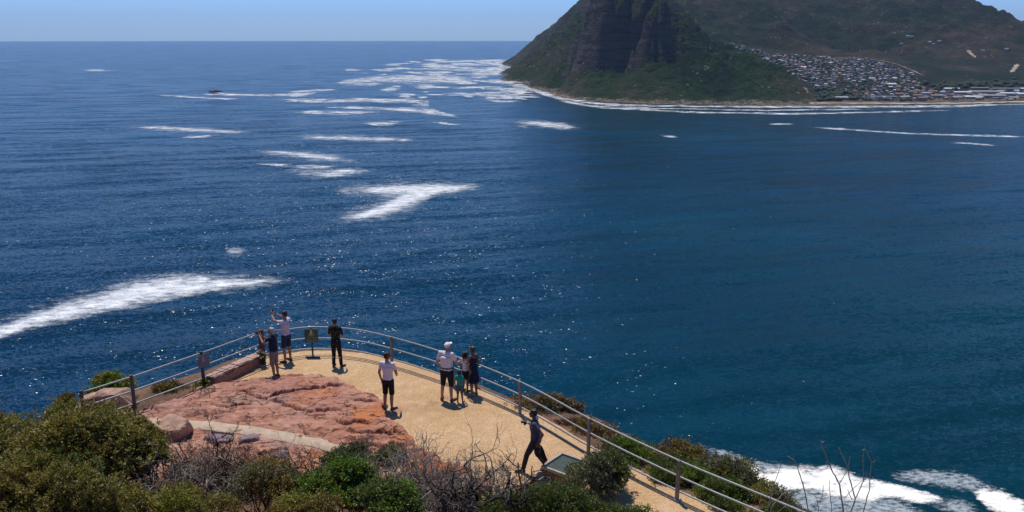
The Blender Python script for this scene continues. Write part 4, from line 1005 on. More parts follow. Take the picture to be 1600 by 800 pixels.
def person(label, loc, yaw, H=1.75, skin='tan', hair=m_hair, female=False, pose=None, top=None, bottom=None, dress=None, shoes=(m_shoe, None), belly=0., hairlong=0., look=(0, 0), cap=None, child=False, bare=False, belt=None, slim=1.0, voxel=.0075):
    """faces +y in its own frame, feet on z = 0"""
    s = H / 1.75; hs = 1.32 if child else 1.0
    r = empty('person', loc, yaw); tag(r, label, 'person')
    sw = (.155 if female else .178) * (.93 if child else 1); hw = .088
    P = dict(hipL=V3(-hw, 0, .90), hipR=V3(hw, 0, .90), kneeL=V3(-.10, .015, .49), kneeR=V3(.10, .015, .49), ankL=V3(-.105, -.03, .085), ankR=V3(.105, -.03, .085),
             toeL=V3(-.13, .15, .025), toeR=V3(.13, .15, .025), pel=V3(0, 0, .95), waist=V3(0, .005, 1.10), chest=V3(0, 0, 1.30), neck=V3(0, -.015, 1.47), head=V3(0, .015, 1.625),
             shL=V3(-sw, -.01, 1.415), shR=V3(sw, -.01, 1.415), elL=V3(-sw - .07, -.03, 1.13), elR=V3(sw + .07, -.03, 1.13), wrL=V3(-sw - .06, .06, .89), wrR=V3(sw + .06, .06, .89),
             hdL=V3(.05, .25, -1), hdR=V3(-.05, .25, -1), pnL=V3(1, 0, .1), pnR=V3(-1, 0, .1), curlL=.4, curlR=.4)
    if child: P['head'].z -= .015
    P.update(pose or {})
    g = {k: (v * s if isinstance(v, Vector) and k[:2] not in ('hd', 'pn') else v) for k, v in P.items()}
    sl_ = slim
    def torso(b, e=0., low=True, dx=0.):
        ch, wa, pe, nk = g['chest'], g['waist'], g['pel'], g['neck']
        fr = 1.0 if not female else .9
        n_ = 7
        for i in range(n_ + 1):
            t = i / n_; c = pe.lerp(wa, t); w_ = (.158 * (1 - t) + .142 * fr * t) * s * sl_; d_ = (.112 * (1 - t) + .100 * t + belly * t) * s * sl_
            if low or t > .3: b.ball(c + V3(0, belly * .4 * s * t, 0), (w_ + e, d_ + e, .07 * s + e * .3))
        for i in range(n_ + 1):
            t = i / n_; c = wa.lerp(ch, t); w_ = (.142 * fr * (1 - t) + .168 * fr * t) * s * sl_; d_ = (.100 * (1 - t) + .118 * t + belly * (1 - t)) * s * sl_
            b.ball(c + V3(0, belly * .4 * s * (1 - t), 0), (w_ + e, d_ + e, .075 * s))
        if female:
            for k in (-1, 1): b.ball(ch + V3(k * .068 * s, .085 * s, -.03 * s), .066 * s + e)
        up = ch.lerp(nk, .55)
        b.ball(up, (.13 * s * sl_ + e, .088 * s + e, .07 * s + e * .4))
        for k in ('L', 'R'): b.limb(up + V3(0, 0, .01 * s), g['sh' + k], .066 * s + e * .8, (.052 if not female else .045) * s + e * .7)
        b.limb(up, up + (nk - up) * .6, .075 * s + e * .4, .058 * s)
    # ---- the body
    b = Blob(); torso(b)
    hd = g['head']; nk = g['neck']
    q = Matrix.Rotation(look[0], 3, 'Z') @ Matrix.Rotation(-look[1], 3, 'X')
    hr = s * hs
    def hp(x, y, z): return hd + q @ V3(x * hr, y * hr, z * hr)
    b.limb(nk - V3(0, 0, .05 * s), hp(0, -.02, -.07), .056 * s, .052 * s)
    b.ball(hp(0, -.012, .03), (.074 * hr, .092 * hr, .086 * hr), q); b.ball(hp(0, .018, -.045), (.058 * hr, .068 * hr, .068 * hr), q)
    b.ball(hp(0, .052, -.088), (.028 * hr, .024 * hr, .02 * hr), q)                     # chin
    b.limb(hp(0, .086, .012), hp(0, .103, -.022), .010 * hr, .0145 * hr, k=1)             # nose
    b.limb(hp(-.03, .078, .026), hp(.03, .078, .026), .0125 * hr, .0125 * hr, k=1)         # brow
    b.limb(hp(-.018, .082, -.052), hp(.018, .082, -.052), .0085 * hr, .0085 * hr, k=1)    # lips
    for k in (-1, 1): b.ball(hp(k * .076, -.012, -.008), (.010 * hr, .018 * hr, .03 * hr), q)  # ears
    for k in ('L', 'R'):
        a_ = 1.0 if not female else .82
        b.limb(g['sh' + k], g['el' + k], .052 * s * a_, .040 * s * a_); b.limb(g['el' + k], g['wr' + k], .040 * s * a_, .027 * s * a_)
        hand(b, g['wr' + k], g['hd' + k], g['pn' + k], s * (1.05 if not child else 1.1), g['curl' + k], side=(-1 if k == 'L' else 1) * (1 if True else 1))
        b.limb(g['hip' + k], g['knee' + k], .088 * s * sl_, .056 * s); kn, an = g['knee' + k], g['ank' + k]
        calf = kn.lerp(an, .32) + V3(0, -.018 * s, 0)
        b.limb(kn, calf, .055 * s, .056 * s); b.limb(calf, an, .055 * s, .036 * s)
        to = g['toe' + k]; heel = an + V3(0, -.03 * s, -.05 * s)
        b.limb(an, heel, .036 * s, .032 * s); b.limb(heel + V3(0, 0, -.005 * s), to, .034 * s, .027 * s)
    body = b.build('body', SK[skin], r, voxel=voxel * s ** .3, smooth=3)
    # ---- eyes
    bm = bmesh.new()
    for k in (-1, 1): bmesh.ops.create_icosphere(bm, subdivisions=2, radius=.0115 * hr, matrix=Matrix.Translation(hp(k * .031, .0795, .006)))
    obj_bm('eyes', bm, m_eye, r, smooth=True)
    # ---- hair or cap
    if hair is not None:
        b = Blob(); b.ball(hp(0, -.022, .045), (.080 * hr, .094 * hr, .080 * hr), q); b.ball(hp(0, -.045, .0), (.076 * hr, .072 * hr, .075 * hr), q)
        for i in range(9): 
            a_ = i * 2.4; b.ball(hp(.05 * math.cos(a_), -.02 + .06 * math.sin(a_), .09 + .012 * math.sin(i * 3)), .032 * hr)
        if hairlong > 0:
            b.limb(hp(0, -.085, .02), hp(0, -.10, -hairlong), .06 * hr, .035 * hr)
        elif hairlong < 0: b.ball(hp(0, -.09, .085), .045 * hr)
        b.build('hair', hair, r, voxel=.010, smooth=2, dent=.004)
    if cap is not None:
        b = Blob()
        b.ball(hp(0, -.012, .052), (.086 * hr, .100 * hr, .074 * hr), q)
        for i in range(7):
            t = i / 6; b.ball(hp(0, .07 + .075 * t, .045 - .012 * t), ((.068 - .02 * t * t) * hr, .02 * hr, .008 * hr), q)
        b.build('cap', cap, r, voxel=.008, smooth=2)
    # ---- clothes
    if top is not None:
        m_, slv = top; b = Blob(); torso(b, .016 * s)
        hem = g['pel'] + V3(0, 0, -.03 * s); b.ball(hem, (.172 * s * sl_, .128 * s * sl_, .06 * s))
        for k in ('L', 'R'):
            e_ = g['sh' + k].lerp(g['el' + k], min(slv, 1)); b.limb(g['sh' + k], e_, .062 * s, (.057 - .008 * slv) * s)
            if slv > 1: b.limb(g['el' + k], g['el' + k].lerp(g['wr' + k], slv - 1), .053 * s, .042 * s)
        b.build('shirt', m_, r, voxel=.011, smooth=12, dent=.005)
    if bottom is not None:
        m_, ln = bottom; b = Blob()
        b.ball(g['pel'] + V3(0, 0, .03 * s), (.165 * s * sl_, .122 * s * sl_, .05 * s)); b.ball(g['pel'] + V3(0, -.015 * s, -.05 * s), (.172 * s * sl_, .132 * s * sl_, .09 * s))
        for k in ('L', 'R'):
            hi, kn, an = g['hip' + k], g['knee' + k], g['ank' + k]
            if ln <= 1: b.limb(hi, hi.lerp(kn, ln), .102 * s * sl_, (.102 - .022 * ln) * s)
            else:
                b.limb(hi, kn, .102 * s * sl_, .073 * s); b.limb(kn, kn.lerp(an, ln - 1), .073 * s, .062 * s)
        b.build('trousers' if ln > 1.5 else 'shorts', m_, r, voxel=.011, smooth=3, dent=.008)
    if dress is not None:
        b = Blob(); ch, wa, pe = g['chest'], g['waist'], g['pel']
        for i in range(8): t = i / 7; b.ball(wa.lerp(ch, t), ((.142 + .018 * t) * s, (.105 + .02 * t) * s, .06 * s))
        for k in (-1, 1): b.ball(ch + V3(k * .066 * s, .088 * s, -.03 * s), .072 * s); b.limb(ch + V3(k * .08 * s, .06 * s, .02 * s), g['sh' + 'LR'[k > 0]].lerp(g['neck'], .35) + V3(0, 0, .035 * s), .016 * s, .016 * s); b.limb(ch + V3(k * .08 * s, -.07 * s, 0), g['sh' + 'LR'[k > 0]].lerp(g['neck'], .35) + V3(0, 0, .035 * s), .016 * s, .016 * s)
        lowz = g['kneeL'].z + .02 * s
        for i in range(12):
            t = i / 11; z = wa.z + (lowz - wa.z) * t; b.ball(V3(pe.x, pe.y - .02 * s * t, z), ((.145 + .075 * t) * s, (.112 + .075 * t) * s, .05 * s))
        b.build('dress', dress, r, voxel=.011, smooth=3, dent=.014)
    if shoes is not None:
        for k in ('L', 'R'):
            an, to = g['ank' + k], g['toe' + k]; heel = an + V3(0, -.03 * s, -.05 * s); b = Blob()
            b.limb(heel + V3(0, 0, .012 * s), to + V3(0, 0, .006 * s), .042 * s, .034 * s); b.limb(an + V3(0, 0, -.02 * s), heel.lerp(to, .55) + V3(0, 0, .015 * s), .040 * s, .036 * s)
            sh = b.build('shoe', shoes[0], r, voxel=.010, smooth=2)
            if shoes[1] is not None:
                bm = bmesh.new(); d_ = (to - heel); d_.z = 0
                bm_box(bm, (heel + to) / 2 + V3(0, 0, -.022 * s), (.078 * s, d_.length + .07 * s, .02 * s), Matrix.Rotation(math.atan2(d_.y, d_.x) - math.pi / 2, 3, 'Z'), .006)
                obj_bm('sole', bm, shoes[1], sh)
    if belt is not None:
        bm = bmesh.new(); c = g['pel'] + V3(0, 0, .055 * s); n_ = 32
        ring = [[bm.verts.new(c + V3((.172 * s * sl_ + e_) * math.cos(2 * math.pi * i / n_), (.128 * s * sl_ + e_) * math.sin(2 * math.pi * i / n_), zz)) for i in range(n_)] for e_, zz in [(0, -.018), (.006, -.018), (.006, .018), (0, .018)]]
        for a_ in range(3):
            for i in range(n_): bm.faces.new((ring[a_][i], ring[a_][(i + 1) % n_], ring[a_ + 1][(i + 1) % n_], ring[a_ + 1][i]))
        obj_bm('belt', bm, belt, r)
    return r, g
def out_of(r, p):   # a point of a figure's own frame in the world
    c, s_ = math.cos(r.rotation_euler.z), math.sin(r.rotation_euler.z)
    return Vector((r.location.x + p.x * c - p.y * s_, r.location.y + p.x * s_ + p.y * c, r.location.z + p.z))
def phone(label, r, p, yaw, cat='phone', name='phone', size=(.15, .012, .075), lens=False):
    o = empty(name, out_of(r, p), r.rotation_euler.z + yaw); tag(o, label, cat)
    bm = bmesh.new(); bm_box(bm, (0, 0, 0), size, None, .004); obj_bm('body', bm, m_black, o)
    if lens:
        bm = bmesh.new(); bmesh.ops.create_cone(bm, cap_ends=True, segments=20, radius1=.036, radius2=.04, depth=.09, matrix=Matrix.Translation((0, .06, 0)) @ Matrix.Rotation(R(-90), 4, 'X')); obj_bm('lens', bm, m_black, o)
    return o
white_pink = cloth_mat('white_cotton', (.72, .66, .70), .05)
navy = cloth_mat('navy_cotton', (.018, .022, .045)); denim = cloth_mat('blue_denim', (.022, .034, .075), .25); dk = cloth_mat('dark_cloth', (.016, .016, .020))
stone_ = cloth_mat('stone_shorts', (.20, .175, .155)); teal = cloth_mat('teal_cotton', (.02, .26, .23)); greyblue = cloth_mat('grey_blue_shorts', (.09, .095, .13))
floral = cloth_mat('dark_patterned_cotton', (.012, .013, .012), .2, (.10, .10, .055)); slate = cloth_mat('slate_cotton', (.075, .080, .115)); white_cap = cloth_mat('white_cap', (.78, .76, .77), .04)
# older man photographing, facing left
r1, g1 = person('grey haired person in navy polo and stone shorts holding a camera up at the rail', (-7.62, 25.62, TER), R(72), 1.72, 'tan', m_grey, top=(navy, .55), bottom=(stone_, .95), belly=.02, look=(0, R(-14)), shoes=(m_shoe, None),
    pose=dict(kneeL=V3(-.09, .03, .49), ankL=V3(-.10, -.02, .085), head=V3(0, .055, 1.61), neck=V3(0, .01, 1.46), elL=V3(-.24, .22, 1.26), wrL=V3(-.07, .44, 1.43), elR=V3(.23, .25, 1.20), wrR=V3(.10, .43, 1.33), hdL=V3(.35, .6, .5), hdR=V3(-.3, .6, .55), pnL=V3(.9, .2, -.2), pnR=V3(-.9, .2, .2), curlL=.7, curlR=.7))
phone('black camera held up by the grey haired person', r1, Vector((.02, .53, 1.47)), 0, 'camera', 'camera', (.13, .05, .09), True)
# tall photographer behind him
r2, g2 = person('person in pale lilac tee and blue shorts raising a phone at arm length', (-7.58, 27.02, TER), R(60), 1.80, 'tan', m_hair, top=(cloth_mat('lilac_cotton', (.52, .47, .56), .06), .5), bottom=(denim, .80), shoes=(m_shoe, None), slim=.94,
    pose=dict(ankL=V3(-.16, -.05, .085), kneeL=V3(-.13, .01, .49), toeL=V3(-.20, .12, .025), elL=V3(-.20, .27, 1.42), wrL=V3(-.08, .50, 1.55), elR=V3(.20, .27, 1.42), wrR=V3(.10, .50, 1.54), hdL=V3(.1, .35, .9), hdR=V3(-.1, .35, .9), pnL=V3(.9, .35, 0), pnR=V3(-.9, .35, 0), curlL=.65, curlR=.65))
phone('dark phone raised by the person in the lilac tee', r2, Vector((.01, .585, 1.72)), 0, size=(.16, .012, .08))
# dark shirt at the sign
r3, g3 = person('person in dark patterned shirt and black trousers looking out beside the sign', (-5.82, 26.55, TER), R(-14), 1.70, 'tan', m_hair, top=(floral, .75), bottom=(dk, 1.92), slim=1.0, look=(R(8), 0),
    pose=dict(kneeR=V3(.13, .01, .49), ankR=V3(.17, -.01, .085), toeR=V3(.24, .15, .025), elL=V3(-.25, .02, 1.14), wrL=V3(-.16, .20, 1.06), hdL=V3(.5, .6, -.2), elR=V3(.27, .0, 1.15), wrR=V3(.21, .20, 1.05), hdR=V3(-.5, .6, -.1)))
# white tee, black shorts
r4, g4 = person('person in white tee and black knee shorts alone on the gravel', (-3.62, 23.2, TER), R(-16), 1.80, 'tan', m_hair, top=(white_pink, .55), bottom=(dk, .93), shoes=(m_shoe, m_sole), slim=.95, look=(R(-28), 0),
    pose=dict(toeR=V3(.19, .13, .025), elR=V3(.25, .02, 1.15), wrR=V3(.20, .18, 1.00), hdR=V3(-.2, .6, .2)))
bm = bmesh.new(); bm_box(bm, (0, .095, .012), (.15, .02, .035), None, .006)
for k in (-1, 1): bm_box(bm, (k * .076, .035, .014), (.006, .12, .01))
sg_ = obj_bm('sunglasses', bm, m_black); sg_.location = out_of(r4, g4['head']); sg_.rotation_euler.z = r4.rotation_euler.z + R(-28); tag(sg_, 'dark sunglasses worn by the person in white tee and black shorts', 'sunglasses')
# father with cap
r5, g5 = person('broad person in white tee, navy shorts and white cap standing with the children', (-1.95, 23.85, TER), R(-22), 1.88, 'light', None, cap=white_cap, top=(white_pink, .6), bottom=(cloth_mat('navy_shorts', (.016, .020, .036)), 1.10), belt=m_black, shoes=(mat_simple('brown_sandal', (.12, .07, .05), .7, .2, 20), None), belly=.035, slim=1.14, look=(R(-20), R(-18)),
    pose=dict(head=V3(.03, .055, 1.61), neck=V3(.01, .01, 1.465), elL=V3(-.28, -.02, 1.13), wrL=V3(-.24, .10, .91), elR=V3(.30, .05, 1.15), wrR=V3(.27, .27, 1.12), hdR=V3(-.1, .8, .1), ankL=V3(-.15, -.03, .085), ankR=V3(.15, -.03, .085), toeL=V3(-.20, .14, .025), toeR=V3(.21, .14, .025), kneeL=V3(-.125, .015, .49), kneeR=V3(.125, .015, .49)))
# small child in teal
r6, g6 = person('small child in teal tee and grey shorts beside the capped person', (-1.56, 23.72, TER), R(-8), 1.03, 'brown', m_hair, top=(teal, .6), bottom=(greyblue, .95), child=True, shoes=(mat_simple('child_sandal', (.10, .06, .05), .7, .2, 20), None),
    pose=dict(kneeR=V3(.11, .02, .49), ankR=V3(.16, -.06, .085), toeR=V3(.22, .10, .025), elL=V3(-.25, .0, 1.14), elR=V3(.25, .03, 1.15), wrR=V3(.20, .2, 1.02)), voxel=.0068)
# woman in navy dress
r7, g7 = person('person with tied up dark hair in a navy sleeveless dress at the rail', (-1.17, 24.22, TER), R(48), 1.62, 'brown', m_hair, female=True, dress=navy, hairlong=-1, shoes=(mat_simple('grey_sandal', (.2, .2, .2), .7, .2, 20), None), look=(0, R(-14)),
    pose=dict(head=V3(0, .05, 1.61), neck=V3(0, .0, 1.465), elR=V3(.215, -.01, 1.14), wrR=V3(.22, .07, .90), elL=V3(-.20, .08, 1.16), wrL=V3(-.12, .27, 1.15), hdL=V3(.2, .8, .1)))
# child in white beside her
r8, g8 = person('child in white top and dark shorts half hidden behind the person in the navy dress', (-1.42, 24.52, TER), R(-35), 1.30, 'brown', m_hair, top=(white_pink, .6), bottom=(dk, .75), child=True, slim=.85, hairlong=.08, look=(R(-15), 0), voxel=.0068)
# walker
r9, g9 = person('person in slate polo and dark trousers striding left with a camera and jacket', (.60, 19.5, TER), R(82), 1.72, 'brown', m_hair, top=(slate, .6), bottom=(cloth_mat('charcoal_trousers', (.032, .032, .042)), 1.94), slim=1.08, shoes=(m_shoe, mat_simple('grey_sole', (.25, .24, .22), .8, .2, 20)),
    pose=dict(hipL=V3(-.088, .02, .89), kneeL=V3(-.10, .21, .52), ankL=V3(-.10, .31, .095), toeL=V3(-.11, .49, .045), hipR=V3(.088, -.01, .89), kneeR=V3(.10, -.03, .48), ankR=V3(.10, -.29, .14), toeR=V3(.11, -.14, .028), pel=V3(0, 0, .945), chest=V3(0, .03, 1.295), neck=V3(0, .03, 1.465), head=V3(0, .075, 1.62),
              elL=V3(-.25, -.20, 1.18), wrL=V3(-.24, -.10, .95), shL=V3(-.178, .02, 1.41), shR=V3(.178, .01, 1.41), elR=V3(.25, .04, 1.14), wrR=V3(.13, .20, 1.29), hdR=V3(-.6, .5, .2), pnR=V3(-.6, .3, -.3), curlR=.8, curlL=.8))
phone('black camera held at the chest of the striding person', r9, Vector((.06, .27, 1.33)), 0, 'camera', 'camera', (.13, .07, .09), True)
b = Blob(); w0 = g9['wrL'] + Vector((0, -.06, -.07))
for i in range(12):
    t = i / 11; wv_ = .018 + .085 * t ** .7 * (1 - .25 * max(0, t - .8) * 5)
    b.ball(w0 + Vector((-.01 + .015 * math.sin(t * 7), -.08 * t, -.01 - .36 * t)), (.026 + .016 * math.sin(t * 9) ** 2, wv_, .03))
for dy, dz in ((-.15, -.40), (-.03, -.42), (-.09, -.45)): b.limb(w0 + Vector((0, -.07, -.25)), w0 + Vector((.01, dy, dz)), .045, .028)
jk = b.build('jacket', dk, None, voxel=.012, smooth=3, dent=.015); jk.location = r9.location; jk.rotation_euler.z = r9.rotation_euler.z
tag(jk, 'dark jacket hanging from the hand of the striding person', 'jacket')
# flowers tied to the corner post
fl = empty('flower_bunch', (-8.27, 26.58, TER)); tag(fl, 'bunch of white and yellow flowers tied to the reddish corner post', 'flowers')
rf = random.Random(5); pth = []; fv = [Blob(), Blob()]; lv = []
for k in range(26):
    a_ = rf.uniform(0, 6.28); q_ = rf.uniform(.05, .24); tip = (q_ * math.cos(a_), -.05 + q_ * math.sin(a_) * .6, .25 + rf.uniform(.05, .38))
    pth.append((np.array([(0, 0, .03), (tip[0] * .5, tip[1] * .5, tip[2] * .6), tip]), np.array([.006, .005, .004])))
    if k % 3 < 2: fv[0 if k % 3 else 1].ball(tip, rf.uniform(.025, .042), k=1)
    for j in range(5): lv.append((tip[0] * rf.uniform(.3, 1), tip[1] * rf.uniform(.3, 1), tip[2] * rf.uniform(.2, .9)))
V, Fq = tubes_np(pth, 4); mesh_np('stem', V, Fq, mat_simple('flower_stem', (.04, .07, .02), .8, .3, 30), fl)
for nm, bb, c in (('white_blossom', fv[0], (.75, .72, .62)), ('yellow_blossom', fv[1], (.62, .50, .10))):
    mesh_np(nm, np.concatenate(bb.V), np.concatenate(bb.F), mat_simple(nm, c, .8, .15, 30), fl)
LV = []; 
for (x, y, z) in lv:
    d = Vector((rf.gauss(0, 1), rf.gauss(0, 1), rf.gauss(.3, .6))).normalized(); n_ = d.orthogonal().normalized()
    LV += [Vector((x, y, z)), Vector((x, y, z)) + d * .04 + n_ * .014, Vector((x, y, z)) + d * .085, Vector((x, y, z)) + d * .04 - n_ * .014]
mesh_np('leaves', LV, np.arange(len(LV)).reshape(-1, 4), mat_simple('flower_leaf', (.035, .075, .02), .7, .3, 30), fl)
# ------------------------------------------------------------------ plants
def leaf_mat(name, pal, gloss=.5, trans=.3):
    n = N(name); g = n.n('NewGeometry'); p = g.outputs['Position']
    rnd = g.outputs['Random Per Island']
    f = n.math('MULTIPLY_ADD', n.noise(p, 2.1, 3, .6), .9, n.math('MULTIPLY_ADD', rnd, .55, -.22))
    c = n.ramp(f, [(.22 + .56 * i / (len(pal) - 1), k) for i, k in enumerate(pal)])
    d = n.bsdf(c, gloss, Specular_IOR_Level=.35)
    tr = n.n('BsdfTranslucent'); n.set(tr.inputs[0], n.mix(1., c, (1.2, 1.3, .6), 'MULTIPLY'))
    mx = n.n('MixShader'); mx.inputs[0].default_value = trans; n.t.links.new(d, mx.inputs[1]); n.t.links.new(tr.outputs[0], mx.inputs[2])
    return n.done(mx.outputs[0])
def wood_mat(name, a, b):
    n = N(name); p = n.pos(); rnd = n.n('NewGeometry').outputs['Random Per Island']
    f = n.math('MULTIPLY_ADD', n.noise(p, 6, 4, .6), .6, n.math('MULTIPLY', rnd, .4))
    return n.done(n.bsdf(n.ramp(f, [(.3, a), (.72, b)]), .9, Specular_IOR_Level=.15))
m_olive = leaf_mat('olive_leaf', [(.085, .078, .020), (.19, .165, .040), (.30, .245, .070), (.40, .325, .135)], .55, .35)
m_bright = leaf_mat('bright_leaf', [(.060, .105, .014), (.120, .200, .026), (.19, .27, .05), (.28, .29, .09)], .45, .3)
m_green = leaf_mat('green_leaf', [(.045, .070, .018), (.085, .125, .030), (.14, .165, .045), (.20, .20, .075)], .5, .25)
m_yellow = leaf_mat('yellow_leaf', [(0.079, 0.096, 0.018), (0.184, 0.201, 0.026), (0.315, 0.298, 0.052), (0.385, 0.333, 0.105)], .5, .3)
m_sage = leaf_mat('sage_leaf', [(0.052, 0.058, 0.028), (0.123, 0.126, 0.063), (0.219, 0.206, 0.119), (0.333, 0.306, 0.201)], .6, .2)
m_brown = leaf_mat('brown_leaf', [(0.061, 0.038, 0.018), (0.149, 0.091, 0.038), (0.263, 0.161, 0.074), (0.385, 0.263, 0.131)], .8, .15)
m_ochre = leaf_mat('ochre_leaf', [(0.061, 0.060, 0.018), (0.158, 0.119, 0.032), (0.280, 0.193, 0.052), (0.385, 0.271, 0.105)], .7, .2)
m_dry = leaf_mat('dry_leaf', [(0.079, 0.038, 0.025), (0.184, 0.091, 0.060), (0.289, 0.154, 0.102), (0.385, 0.228, 0.149)], .85, .1)
m_grey_tw = wood_mat('grey_dead_wood', (.10, .078, .065), (.42, .35, .30))
m_dark_tw = wood_mat('dark_dead_wood', (.012, .009, .008), (.085, .060, .048))
m_brown_tw = wood_mat('brown_twig', (.035, .020, .014), (.17, .10, .07))
m_pale_tw = wood_mat('pale_bare_twig', (.26, .20, .16), (.50, .41, .33))
def leaves_np(C, D, rs_, n_leaf, ln, wd, spread, up=.35):
    """clusters at C (k,3) pointing along D (k,3): rosettes of folded leaves"""
    k = len(C); m_ = k * n_leaf
    c = np.repeat(C, n_leaf, 0) + rs_.normal(0, 1, (m_, 3)) * spread
    d = np.repeat(D, n_leaf, 0) * .9 + rs_.normal(0, .75, (m_, 3)); d[:, 2] += up; d /= np.linalg.norm(d, axis=1)[:, None] + 1e-9
    r_ = rs_.normal(0, 1, (m_, 3)); s_ = np.cross(d, r_); s_ /= np.linalg.norm(s_, axis=1)[:, None] + 1e-9
    L = (ln * rs_.uniform(.6, 1.25, m_))[:, None]; Wd = (wd * rs_.uniform(.7, 1.2, m_))[:, None]
    V = np.stack([c, c + d * L * .5 + s_ * Wd, c + d * L, c + d * L * .5 - s_ * Wd], 1).reshape(-1, 3)
    return V, np.arange(m_ * 4).reshape(-1, 4)
def wiggle(a, b, rs_, n=6, amp=.08):
    t = np.linspace(0, 1, n)[:, None]; L = np.linalg.norm(np.array(b) - np.array(a))
    w_ = np.cumsum(rs_.normal(0, amp * L / n ** .5, (n, 3)), 0); w_ -= t * w_[-1]; w_[0] = 0
    return np.array(a) * (1 - t) + np.array(b) * t + w_
LEAF = 1.2; CLUS = 1.35
def shrub(name, label, cat, c, rad, mats, seed, lobes=10, clus=60, nleaf=26, ln=.05, wd=.011, spread=.035, lob=.42, wood=None, twigs=8, group=None, base=None, up=.05, flat=0.):
    """crown of several lobes of leaf rosettes on wiry branches; c is the crown's centre, rad its half sizes"""
    rs_ = np.random.RandomState(seed); c = np.array(c, float); rad = np.array(rad, float)
    if ln < .065: ln *= LEAF; wd *= LEAF * 1.1; clus = int(clus * CLUS); lob *= 1.08
    bz = gz1(c[0], c[1]) if base is None else base
    root = empty(name, (c[0], c[1], bz)); tag(root, label, cat, group)
    o = np.array([c[0], c[1], bz]); paths = []; groups_ = {}
    for i in range(lobes):
        v = rs_.normal(0, 1, 3); v /= np.linalg.norm(v); v[2] = abs(v[2]) * (1 - flat) - .25 * (rs_.rand() < .4)
        lc = c + v * rad * rs_.uniform(.45, .78); lr = rad * lob * rs_.uniform(.7, 1.2)
        if lc[2] - .5 * lr[2] < bz - .4: lc[2] = bz + .2 * lr[2]
        q = rs_.normal(0, 1, (clus, 3)); q /= np.linalg.norm(q, axis=1)[:, None]; q[:, 2] = np.where(q[:, 2] < -.3, -q[:, 2], q[:, 2])
        far_ = np.where((rs_.rand(clus, 1) < .14) & (q[:, 2:3] > -.1), rs_.uniform(1.1, 1.55, (clus, 1)), 1.); C = lc + q * lr * rs_.uniform(.55, 1.05, (clus, 1)) * far_; D = q * np.array([1, 1, 1.2])
        mi = rs_.choice(len(mats)) if i >= len(mats) else i
        groups_.setdefault(mi, []).append(leaves_np(C, D, rs_, nleaf, ln, wd, spread, up))
        st = o + np.array([rs_.normal(0, .12 * rad[0]), rs_.normal(0, .12 * rad[1]), -.1])
        p = wiggle(st, lc, rs_, 8, .12); r0 = rs_.uniform(.014, .026) * (rad[2] ** .5)
        paths.append((p, np.linspace(r0, r0 * .45, 8)))
        for j in rs_.choice(clus, min(twigs, clus), replace=False):
            p2 = wiggle(p[rs_.randint(4, 8)], C[j] + q[j] * .05, rs_, 5, .12); paths.append((p2, np.linspace(r0 * .4, .003, 5)))
    for mi, L in groups_.items():
        V = []; Fq = []; k = 0
        for v, f in L: V.append(v); Fq.append(f + k); k += len(v)
        mesh_np('foliage', np.concatenate(V) - o, np.concatenate(Fq), mats[mi], root)
    V, Fq = tubes_np(paths, 5); mesh_np('branches', V - o, Fq, wood or m_brown_tw, root)
    return root
def thicket(name, label, cat, c, size, seed, n=9, depth=4, r0=.022, L0=.55, m=None, tips=None, up=.35, spread=.8, group=None, dry=None, kid=(2, 3), base=None):
    """tangle of bare forking branches"""
    rs_ = np.random.RandomState(seed); c = np.array(c, float); bz = gz1(c[0], c[1]) if base is None else base
    root = empty(name, (c[0], c[1], bz)); tag(root, label, cat, group); o = np.array([c[0], c[1], bz]); paths = []; ends = []
    def grow(p, d, L, r_, k):
        n_ = 5; P = [p]; q = d
        for i in range(n_):
            q = q + rs_.normal(0, .24, 3); q[2] += .05 * up; q /= np.linalg.norm(q); P.append(P[-1] + q * L / n_)
            if P[-1][2] < gzf(P[-1]) + .03: q[2] = abs(q[2]) + .1
        paths.append((np.array(P), np.linspace(r_, r_ * .62, n_ + 1))); ends.append(P[-1])
        if k <= 0: return
        for j in range(rs_.randint(kid[0], kid[1] + 1)):
            dd = q + rs_.normal(0, spread, 3); dd /= np.linalg.norm(dd)
            grow(P[rs_.randint(2, n_ + 1)], dd, L * rs_.uniform(.55, .9), r_ * .58, k - 1)
    def gzf(P): return bz - .1
    for i in range(n):
        p = o + np.array([rs_.uniform(-1, 1) * size[0], rs_.uniform(-1, 1) * size[1], -.02])
        d = np.array([rs_.normal(0, 1), rs_.normal(0, .7), abs(rs_.normal(.2, up)) + .12]); d /= np.linalg.norm(d)
        grow(p, d, L0 * rs_.uniform(.7, 1.3), r0 * rs_.uniform(.6, 1.25), depth)
    V, Fq = tubes_np(paths, 5); mesh_np('branches', V - o, Fq, m or m_grey_tw, root)
    if dry is not None:
        E_ = np.array(ends); D = rs_.normal(0, .5, E_.shape); V, Fq = leaves_np(E_, D, rs_, dry[1], .035, .009, .06, .1)
        mesh_np('dry_leaves', V - o, Fq, dry[0], root)
    return root

